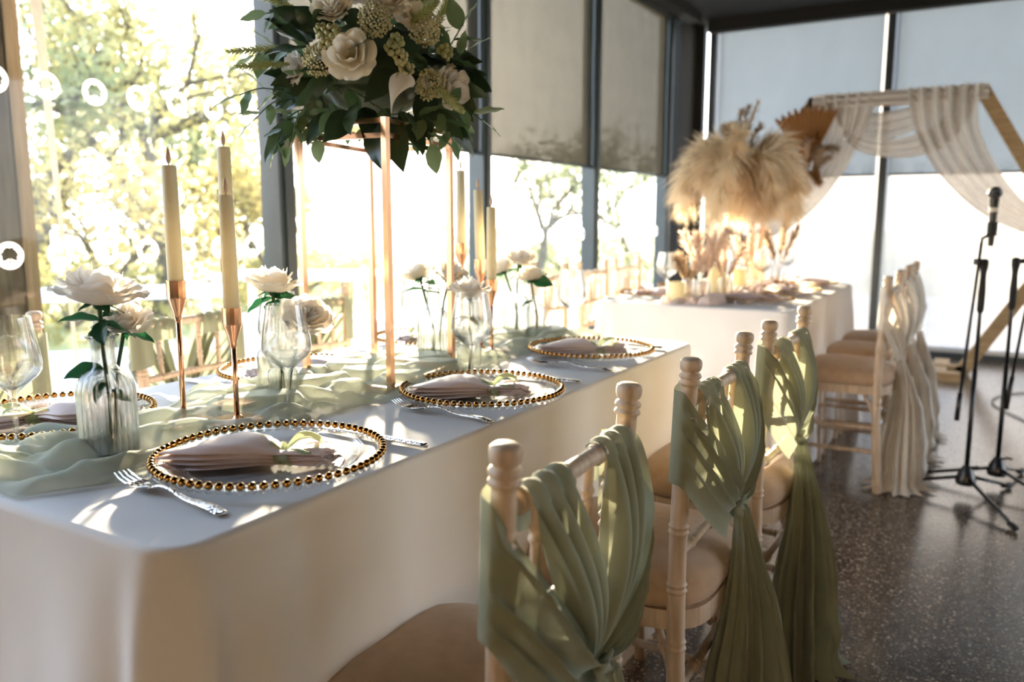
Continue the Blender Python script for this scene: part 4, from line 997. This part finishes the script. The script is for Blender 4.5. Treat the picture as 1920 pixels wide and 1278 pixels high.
# cream flowers
def flower(a, b, R, rings, mat, label, push=1., tw=(0, 0)):
    a += .012; b -= .045
    p, n = fpos(a, b, push); o = bpy.data.objects.new('cream_flower', None); COL.objects.link(o); o.parent = fl; o['label'] = label
    n = (n + FF * .6 + Vector((0, 0, .25)) + FR * tw[0] + Vector((0, 0, tw[1]))).normalized(); o.matrix_basis = Matrix.Translation(p - n * R * .15) @ n.to_track_quat('Z', 'Y').to_matrix().to_4x4()
    R *= .80; bloom(o, Matrix(), R, mat, rings, int(a * 1000) + 5)
    g = G()
    for i in range(26):
        q = i * 2.4; rr = .010 * math.sqrt(i / 26); g.tube([(rr * .4 * math.cos(q), rr * .4 * math.sin(q), R * .15), (rr * math.cos(q), rr * math.sin(q), R * .42)], .0008, 4)
    if rings is OPEN: g.build('stamens', 'cluster_flower', o)
flower(-.022, .038, .056, OPEN, 'petal_cream', 'open cream peony in the middle of the bouquet', 1.08, (0, .2))
flower(-.062, .132, .044, RINGS, 'petal_cream', 'cream rose at the upper left of the bouquet'); flower(.045, .150, .050, RINGS, 'petal_cream', 'cream rose on top of the bouquet')
flower(.090, .118, .042, OPEN, 'petal_cream', 'small open cream flower at the upper right'); flower(.158, .000, .048, RINGS, 'petal_ivory', 'cream rose at the right side', .9, (.5, 0)); flower(-.145, .03, .036, RINGS, 'petal_ivory', 'cream rose half hidden at the left', .8, (-.5, 0))
flower(.0, .165, .045, RINGS, 'petal_ivory', 'cream rose at the very top')
# calla lily
p, n = fpos(.070, -.055, 1.12); o = bpy.data.objects.new('calla_lily', None); COL.objects.link(o); o.parent = fl; o.matrix_basis = aim(p, Vector((0, 0, -1)) + FR * -.1 + FF * .25)
g = G()
def cal(u, v):
    a = (u - .5) * 2 * 2.45; rr = .030 * (math.sin(PI * (v * .55 + .45)) ** .6) * (1 if v < .9 else 1); x = .075 * (v - .35) * (.55 + .45 * math.cos(a)) + .012 * v * math.cos(a) ** 3
    return (-x * -1, rr * math.sin(a) * (1 - .8 * v * (1 + math.cos(a)) / 2), -rr * math.cos(a) * .5 + .02 * (1 - v))
g.grid(28, 14, cal); g.build('spathe', 'petal_ivory', o); g = G(); g.tube([(-.025, 0, .004), (.012, 0, .006)], [.003, .0022], 8); g.build('spadix', 'cluster_flower', o)
# dotted flower heads and berries
def cluster(a, b, R, n, sz, mat, name, push=1.05):
    a += .012; b -= .045
    p, nn = fpos(a, b, push); q_ = random.Random(int(a * 999)); g = G()
    for i in range(n):
        z = 1 - 2 * (i + .5) / n; an = i * 2.399; s_ = math.sqrt(1 - z * z); d = Vector((s_ * math.cos(an), s_ * math.sin(an), z))
        g.ball(p + d * R * q_.uniform(.72, 1.05), sz * q_.uniform(.8, 1.2), 6, 4)
    o = g.build(name, mat, fl); o['kind'] = 'stuff'
for a, b in ((-.088, .035), (.022, .110), (.122, -.005), (.115, .10)): cluster(a, b, .030 if b < .1 else .032, 240, .0027, 'cluster_flower', 'viburnum_head')
for a, b in ((-.078, .088), (-.055, .085), (-.068, .060), (.055, .055), (.070, .040), (.080, .020), (.062, .070), (.15, .06)): cluster(a, b, .013, 12, .0058, 'berry', 'berry_cluster', 1.1)

# ------------------------------------------------------------------ pampas
def plume(name, pts, L, n, mat, parent, wid=.004, spread=.55, droop=.5, seed=0, r0=.25):
    """feathery grass head along a curved spine"""
    q_ = random.Random(seed); g = G(); P = [Vector(q) for q in pts]
    g.tube([poly(P, k / 6) for k in range(7)], .0018, 5)
    for i in range(n):
        t_ = r0 + (1 - r0) * (i + q_.random()) / n; p = poly(P, t_); d = (poly(P, min(1, t_ + .04)) - poly(P, t_ - .04)).normalized()
        ax = d.orthogonal().normalized(); ax.rotate(Quaternion(d, q_.uniform(0, 6.28)))
        l_ = L * (.35 + math.sin(PI * min(1, (t_ - r0) / (1 - r0) * .8 + .12)) * .8) * q_.uniform(.7, 1.2)
        dr = (d + ax * spread * q_.uniform(.5, 1.3)).normalized(); sd_ = dr.orthogonal().normalized(); sd_.rotate(Quaternion(dr, q_.uniform(0, 6.28))); sd_ = sd_ * wid
        a = p; b = p + dr * l_ * .5 - Vector((0, 0, droop * l_ * .10)); c = p + dr * l_ - Vector((0, 0, droop * l_ * .42)); k = len(g.v)
        g.v += [tuple(a - sd_ * .5), tuple(a + sd_ * .5), tuple(b + sd_ * .6), tuple(b - sd_ * .6), tuple(c)]
        g.f += [(k, k + 1, k + 2, k + 3), (k + 3, k + 2, k + 4)]
    o = g.build(name, mat, parent, smooth=False); return o
P2C = Vector((-1.09, 3.98, 0))
stand([(-.985, 3.885, 0), (-1.185, 3.885, 0), (-1.195, 4.085, 0), (-.995, 4.085, 0)], ZT + .004, 1.265, .013, 'tall rose gold stand carrying the pampas on the rear table')
pa = thing('pampas_arrangement', 'wide drooping bouquet of cream and taupe pampas grass on the rear gold stand', 'dried flowers', (P2C.x, P2C.y, 1.268))
r = random.Random(9)
g = G(); g.ball((0, 0, .05), 1, 14, 8, (.10, .10, .06)); g.build('foam_base', 'pampas_taupe', pa)
for i in range(58):
    a = 2 * PI * i * .381966; el = r.uniform(-.30, .70); L = r.uniform(.20, .285); d = Vector((math.cos(a) * math.cos(el), math.sin(a) * math.cos(el), math.sin(el)))
    p0 = Vector((0, 0, .05)) + d * .04; mid = p0 + d * L * .6 + Vector((0, 0, .03)); end = p0 + d * L * .95 - Vector((0, 0, .035 + .10 * math.cos(el) ** 2 * r.uniform(.5, 1.3)))
    tp = i % 5 == 0 and el > .2
    plume('pampas_plume', [p0, mid, end], 0.125, 330, 'pampas_taupe' if tp else 'pampas_cream', pa, .0032, .75, .55, i, .2)
for i in range(9):      # darker upright and side tufts
    a = r.uniform(0, 6.28); d = Vector((math.cos(a) * .45, math.sin(a) * .45, 1)).normalized(); p0 = Vector((0, 0, .08))
    plume('pampas_plume', [p0, p0 + d * .10, p0 + d * r.uniform(.17, .23)], .055, 120, 'pampas_taupe', pa, .004, .6, .2, 60 + i, .25)
for i in range(3):
    p0 = Vector((0, 0, .10)); d = (FR * (.02 + .14 * i - .14) + Vector((0, 0, 1))).normalized(); plume('pampas_plume', [p0, p0 + d * .13, p0 + d * (.24 + .02 * i) + FR * .03], .05, 90, 'pampas_taupe', pa, .003, .5, .1, 80 + i, .4)

# rear table settings
def jar_mesh(): 
    g = G(); g.lathe([(1e-4, .002), (.030, .002), (.032, .006), (.032, .075), (.028, .085), (.028, .095), (.026, .095), (.026, .086), (.030, .075), (.030, .008), (1e-4, .007)], 28); return g.mesh('glass_jar', 'table_glass', True, 50)
JM = jar_mesh()
for i, (x, y, hs, n, mat, lb) in enumerate(((-1.045, 3.33, .30, 4, 'pampas_blush', 'tall blush pampas tufts at the front of the rear table'), (-1.125, 3.39, .20, 4, 'pampas_taupe', 'short brownish pampas tufts beside the front pillar candle'), (-1.005, 3.52, .26, 3, 'pampas_blush', 'blush pampas tufts in the narrow jar behind the front ones'),
                                  (-1.11, 4.30, .27, 3, 'pampas_blush', 'pale pampas tufts behind the gold stand'), (-.985, 4.42, .34, 5, 'pampas_taupe', 'brown pampas tufts at the far end of the rear table'))):
    tag(put('glass_jar', JM, None, (x, y, ZT + .005)), 'clear jar holding the ' + lb, 'jar', 'glass jars on the rear table')
    pt = thing('pampas_bunch', lb, 'dried flowers', (x, y, ZT + .014), 0, 'small pampas bunches')
    for k in range(n):
        a = 2 * PI * k / n + i; d = Vector((math.cos(a) * .22, math.sin(a) * .22, 1)).normalized() if n > 1 else Vector((0, 0, 1)); h = hs * r.uniform(.8, 1.)
        plume('pampas_plume', [(0, 0, 0), d * h * .5, d * h + Vector((d.x, d.y, 0)) * .12], .060, 150, mat, pt, .0036, .5, .25, 200 + 10 * i + k, .42)
def pillar(x, y, h, R, lb):
    g = G(); g.lathe([(1e-4, 0), (R, 0), (R * 1.0, h - .004), (R * .94, h), (R * .80, h - .002), (R * .7, h - .006), (1e-4, h - .007)], 30)
    ct = thing('pillar_candle', lb, 'candle', (x, y, ZT + .004), 0, 'cream pillar candles'); g.build('wax', 'wax_cream', ct, sharp=45); g = G(); g.tube([(0, 0, h - .008), (0, 0, h + .008)], .001, 5); g.build('wick', 'black_rubber', ct)
pillar(-1.145, 3.285, .085, .036, 'short cream pillar candle at the front edge of the rear table'); pillar(-1.068, 3.63, .145, .036, 'tallest cream pillar candle on the rear table'); pillar(-1.015, 3.78, .115, .032, 'cream pillar candle beside the gold stand leg'); pillar(-1.10, 4.48, .13, .034, 'cream pillar candle at the far end of the rear table')
for i, (x, y, wh) in enumerate(((-.868, 3.50, 'nearest on the aisle side of the rear table'), (-.845, 3.98, 'in the middle of the aisle side of the rear table'), (-.855, 4.48, 'at the far end of the aisle side of the rear table'),
                              (-1.315, 3.50, 'by the wine glass on the window side of the rear table'), (-1.31, 3.98, 'in the middle of the window side of the rear table'))):
    charger(x, y, 'gold-beaded glass charger ' + wh, False, 'chargers on the rear table'); napkin(x, y, .4 + i, 'brown-tied napkin ' + wh, 'blush', 'mocha', 'napkins on the rear table', i, 1.05)
for x, y, wh in ((-1.215, 3.36, 'on the near left of the rear table'), (-.985, 4.62, 'at the far end of the rear table'), (-.965, 4.0, 'beside the rear gold stand'), (-1.20, 3.75, 'behind the tall pillar candle')):
    tag(put('wine_glass', WG, None, (x, y, ZT + .004)), 'clear stemmed wine glass ' + wh, 'wine glass', 'wine glasses on the rear table')
for x, y, rz, wh in ((-.80, 3.315, 0, 'nearest, on the rear table'), (-.79, 3.80, 0, 'in the middle of the rear table')): fork(x, y, rz, 'silver fork ' + wh)
knife(-1.36, 3.30, PI, 'silver knife on the near left of the rear table')

# ------------------------------------------------------------------ hexagon arch
AX, AY, AS = -.71, 6.60, 1.12
HX = [Vector((AX + AS * math.cos(a), AY, .985 + AS * math.sin(a))) for a in [PI / 3 * k for k in range(6)]]   # right, upper right, upper left, left, lower left, lower right
ar = thing('hexagon_arch', 'wooden hexagon wedding arch in front of the misted windows', 'arch', (AX, AY, 0)); O = Vector((AX, AY, 0))
for k in range(6):
    p, q = HX[k] - O, HX[(k + 1) % 6] - O; d = (q - p).normalized() * .03; g = G(); g.bar(p - d, q + d, .09, .055, (0, 1, 0)); g.build('beam', 'arch_wood', ar, smooth=False)
for sx in (-1, 1):
    g = G(); g.box((sx * .42 - .05, -.34, 0), (sx * .42 + .05, .34, .05)); g.build('foot', 'arch_wood', ar, smooth=False)
g = G(); g.box((-.56, -.36, 0), (.56, -.28, .06)); g.build('base_bar', 'arch_wood', ar, smooth=False)
dr = thing('arch_drape', 'sheer white fabric swagged over the hexagon arch', 'drapery', (AX, AY - .05, 0)); OD = Vector((AX, AY - .05, 0))
def swag(A, B, n, sag=0., seed=0, nu=60, nv=36):
    """cloth between two edge curves (lists of points), pleated along its length"""
    g = G()
    def f(u, v):
        a, b = poly(A, v), poly(B, v); p = a.lerp(b, u); w_ = (a - b).length
        pl = math.cos(2 * PI * n * u + seed + 1.2 * math.sin(v * 3)); p.y += .030 * pl * (.35 + .65 * min(1, w_ / .3)) - .03
        return p - OD
    g.grid(nu, nv, f); g.build('swag', 'drape_gauze', dr)
Y = AY - .06
top = 2.005
swag([(-1.20, Y, top), (-1.19, Y, 1.62), (-1.36, Y, 1.28), (-1.62, Y, 1.02), (-1.86, Y, .93)], [(-.80, Y, top), (-.86, Y, 1.80), (-1.02, Y, 1.42), (-1.28, Y, 1.10), (-1.80, Y, .80)], 5, seed=1)
swag([(-1.20, Y, top), (-1.00, Y, 1.74), (-.70, Y, 1.66), (-.42, Y, 1.76), (-.26, Y, top)], [(-1.08, Y, top), (-.98, Y, 1.64), (-.66, Y, 1.53), (-.34, Y, 1.62), (-.12, Y, top)], 3, seed=2, nu=40)
swag([(-.62, Y - .03, top), (-.55, Y - .03, 1.70), (-.36, Y - .03, 1.38), (-.05, Y - .03, 1.10), (.40, Y - .03, .92)], [(-.18, Y - .03, top), (-.16, Y - .03, 1.72), (-.02, Y - .03, 1.42), (.18, Y - .03, 1.18), (.46, Y - .03, 1.04)], 5, seed=3)
swag([(-1.26, Y + .13, top - .01), (-.95, Y + .13, 1.70), (-.6, Y + .13, 1.72), (-.2, Y + .13, top - .01)], [(-1.1, Y + .13, top), (-.9, Y + .13, 1.88), (-.6, Y + .13, 1.90), (-.3, Y + .13, top)], 3, seed=5, nu=40)
swag([(-1.26, Y, 2.0), (-.74, Y - .01, 2.004), (-.12, Y, 2.0)], [(-1.26, Y - .005, 1.90), (-.74, Y - .01, 1.905), (-.12, Y - .005, 1.90)], 2, seed=4, nu=20)
# dried flowers on the arch
af = thing('arch_flowers', 'rust palm leaf and beige pampas fixed to the upper left of the arch', 'dried flowers', (-1.27, AY - .12, 1.45)); r = random.Random(21)
g = G()
def fan(u, v):
    a = lerp(1.15, 2.2, u); R_ = v * .44 * (1 + .05 * math.sin(u * 60)); return (R_ * math.cos(a) + .02, .008 * math.cos(u * 80) * v - .02, R_ * math.sin(a) + .02)
g.grid(61, 8, fan); g.build('palm_leaf', 'palm_rust', af)
for i in range(18):
    a = r.uniform(0, 6.28); d = Vector((math.cos(a), -r.uniform(.1, .7), math.sin(a))).normalized(); p0 = Vector((r.uniform(-.08, .06), -.02, r.uniform(-.05, .15)))
    plume('pampas_plume', [p0, p0 + d * .10, p0 + d * .19 - Vector((0, 0, .02))], .075, 120, ('pampas_taupe', 'palm_rust', 'pampas_blush')[i % 3], af, .006, .6, .4, 300 + i, .15)
af2 = thing('arch_flowers', 'beige pampas cluster fixed at the left corner of the arch, behind the pampas bouquet', 'dried flowers', (-1.78, AY - .12, 1.02))
for i in range(20):
    a = r.uniform(.0, 6.28); d = Vector((math.cos(a), -r.uniform(.1, .7), math.sin(a) * 1.2)).normalized(); p0 = Vector((r.uniform(-.10, .12), -.02, r.uniform(-.05, .15)))
    plume('pampas_plume', [p0, p0 + d * .13, p0 + d * .24 - Vector((0, 0, .03))], .09, 130, ('pampas_blush', 'pampas_cream', 'pampas_blush')[i % 3], af2, .007, .6, .4, 400 + i, .15)

# ------------------------------------------------------------------ microphone stands
def micstand(loc, rz, label, legs, boom, zt, mic, lean):
    rt = thing('microphone_stand', label, 'microphone stand', loc, rz, 'microphone stands')
    g = G(); g.lathe([(1e-4, .045), (.034, .045), (.038, .055), (.036, .075), (.026, .100), (.016, .118), (.012, .125), (1e-4, .125)], 16); g.build('hub', 'black_metal', rt, sharp=35)
    g = G(); g.tube([(.012, 0, .115), (.035, -.01, .126), (.05, -.015, .124)], .005, 6); g.build('locking_lever', 'black_metal', rt)
    for a, L in legs:
        d = Vector((math.cos(a), math.sin(a), 0)); lg = G(); lg.tube([d * .02 + Vector((0, 0, .075)), d * L + Vector((0, 0, .014))], .0075, 8); o = lg.build('leg', 'black_metal', rt)
        g = G(); g.tube([d * (L - .035) + Vector((0, 0, .0165)), d * (L + .008) + Vector((0, 0, .0135))], [.0105, .0125], 10); g.build('rubber_foot', 'black_rubber', o)
    g = G(); g.tube([(0, 0, .11), (0, 0, zt * .55)], .0095, 10); g.tube([(0, 0, zt * .55), (0, 0, zt - .05)], .0075, 10); g.build('pole', 'black_metal', rt)
    g = G(); g.lathe([(.008, zt - .20), (.013, zt - .19), (.014, zt - .12), (.011, zt - .06), (.012, zt - .04), (.016, zt - .02), (.016, zt + .005), (.008, zt + .012)], 14); g.build('height_clutch', 'black_rubber', rt, sharp=40)
    b0, b1 = Vector(boom[0]), Vector(boom[1]); g = G(); g.tube([b0, b1], .0062, 8); g.tube([b1, b1.lerp(b0, .16)], .0095, 8); g.build('boom_arm', 'black_metal', rt)
    t_ = (zt - b0.z) / (b1.z - b0.z); pj = b0.lerp(b1, t_); g = G(); g.tube([(0, 0, zt - .005), tuple(pj)], .010, 10); g.tube([tuple(pj + Vector((-.018, 0, 0))), tuple(pj + Vector((.018, 0, 0)))], .012, 10); g.build('boom_joint', 'black_metal', rt)
    if mic:
        p = b0; g = G(); g.tube([p, p + Vector((.002, 0, .035))], .006, 8); g.tube([p + Vector((.002, 0, .03)), p + Vector((.026, .0, .045))], .006, 8); g.build('mic_clip_arm', 'black_metal', rt)
    return rt
mx_, my_ = -.036, 3.66
SR = FR
m1 = micstand((mx_, my_, 0), 0, 'black boom microphone stand holding the microphone, nearest the rear chairs', ((math.atan2(-.06, -.33), .33), (math.atan2(-.36, .17), .39), (math.atan2(.19, .16), .24)),
         ((.010 - .030 * SR.x, -.030 * SR.y, 1.0), (-.060 * SR.x * .95, -.060 * SR.y, .31)), .94, True, 0)
c = Vector((mx_, my_, 0)) + SR * .018
g = G()
mc = thing('microphone', 'black handheld microphone with silver mesh head upright in its clip', 'microphone', (c.x, c.y, 1.005))
g = G(); g.lathe([(1e-4, -.005), (.010, -.005), (.0105, .0), (.0125, .03), (.015, .12), (.0175, .165), (.0190, .170), (.0190, .178), (1e-4, .178)], 18); g.build('body', 'black_metal', mc, sharp=40)
g = G(); g.lathe([(.0153, .125), (.0158, .126), (.0163, .145), (.0160, .146)], 18); g.build('label_band', 'white_tape', mc)
g = G(); g.ball((0, 0, .198), .0255, 20, 14, (1, 1, .95)); g.build('mesh_head', 'mic_mesh', mc)
g = G(); g.tube([(0, 0, .190), (0, 0, .1925), (0, 0, .197), (0, 0, .200)], [.0256, .0268, .0268, .0258], 20, False); g.build('head_ring', 'black_metal', mc)
g = G(); g.lathe([(.0150, .035), (.0185, .036), (.0195, .085), (.0160, .088)], 16); g.build('clip', 'black_rubber', mc, sharp=40)
micstand((.072, 3.86, 0), 0, 'black boom microphone stand without microphone, at the right edge of the view', ((math.atan2(-.06, -.34), .34), (math.atan2(-.30, .25), .38), (math.atan2(.25, .1), .26)),
         ((.10 * SR.x, .10 * SR.y, 1.18), (-.0 * SR.x + .012, -.0 * SR.y - .012, .33)), .94, False, 0)
g = G(); g.tube([poly([(.42, 4.3, .006), (.28, 5.0, .006), (.05, 5.6, .006), (.18, 6.0, .006), (.55, 6.2, .006)], k / 40) for k in range(41)], .004, 6)
tag(g.build('floor_cable', 'black_rubber'), 'thin black cable lying on the floor behind the microphone stands', 'cable')
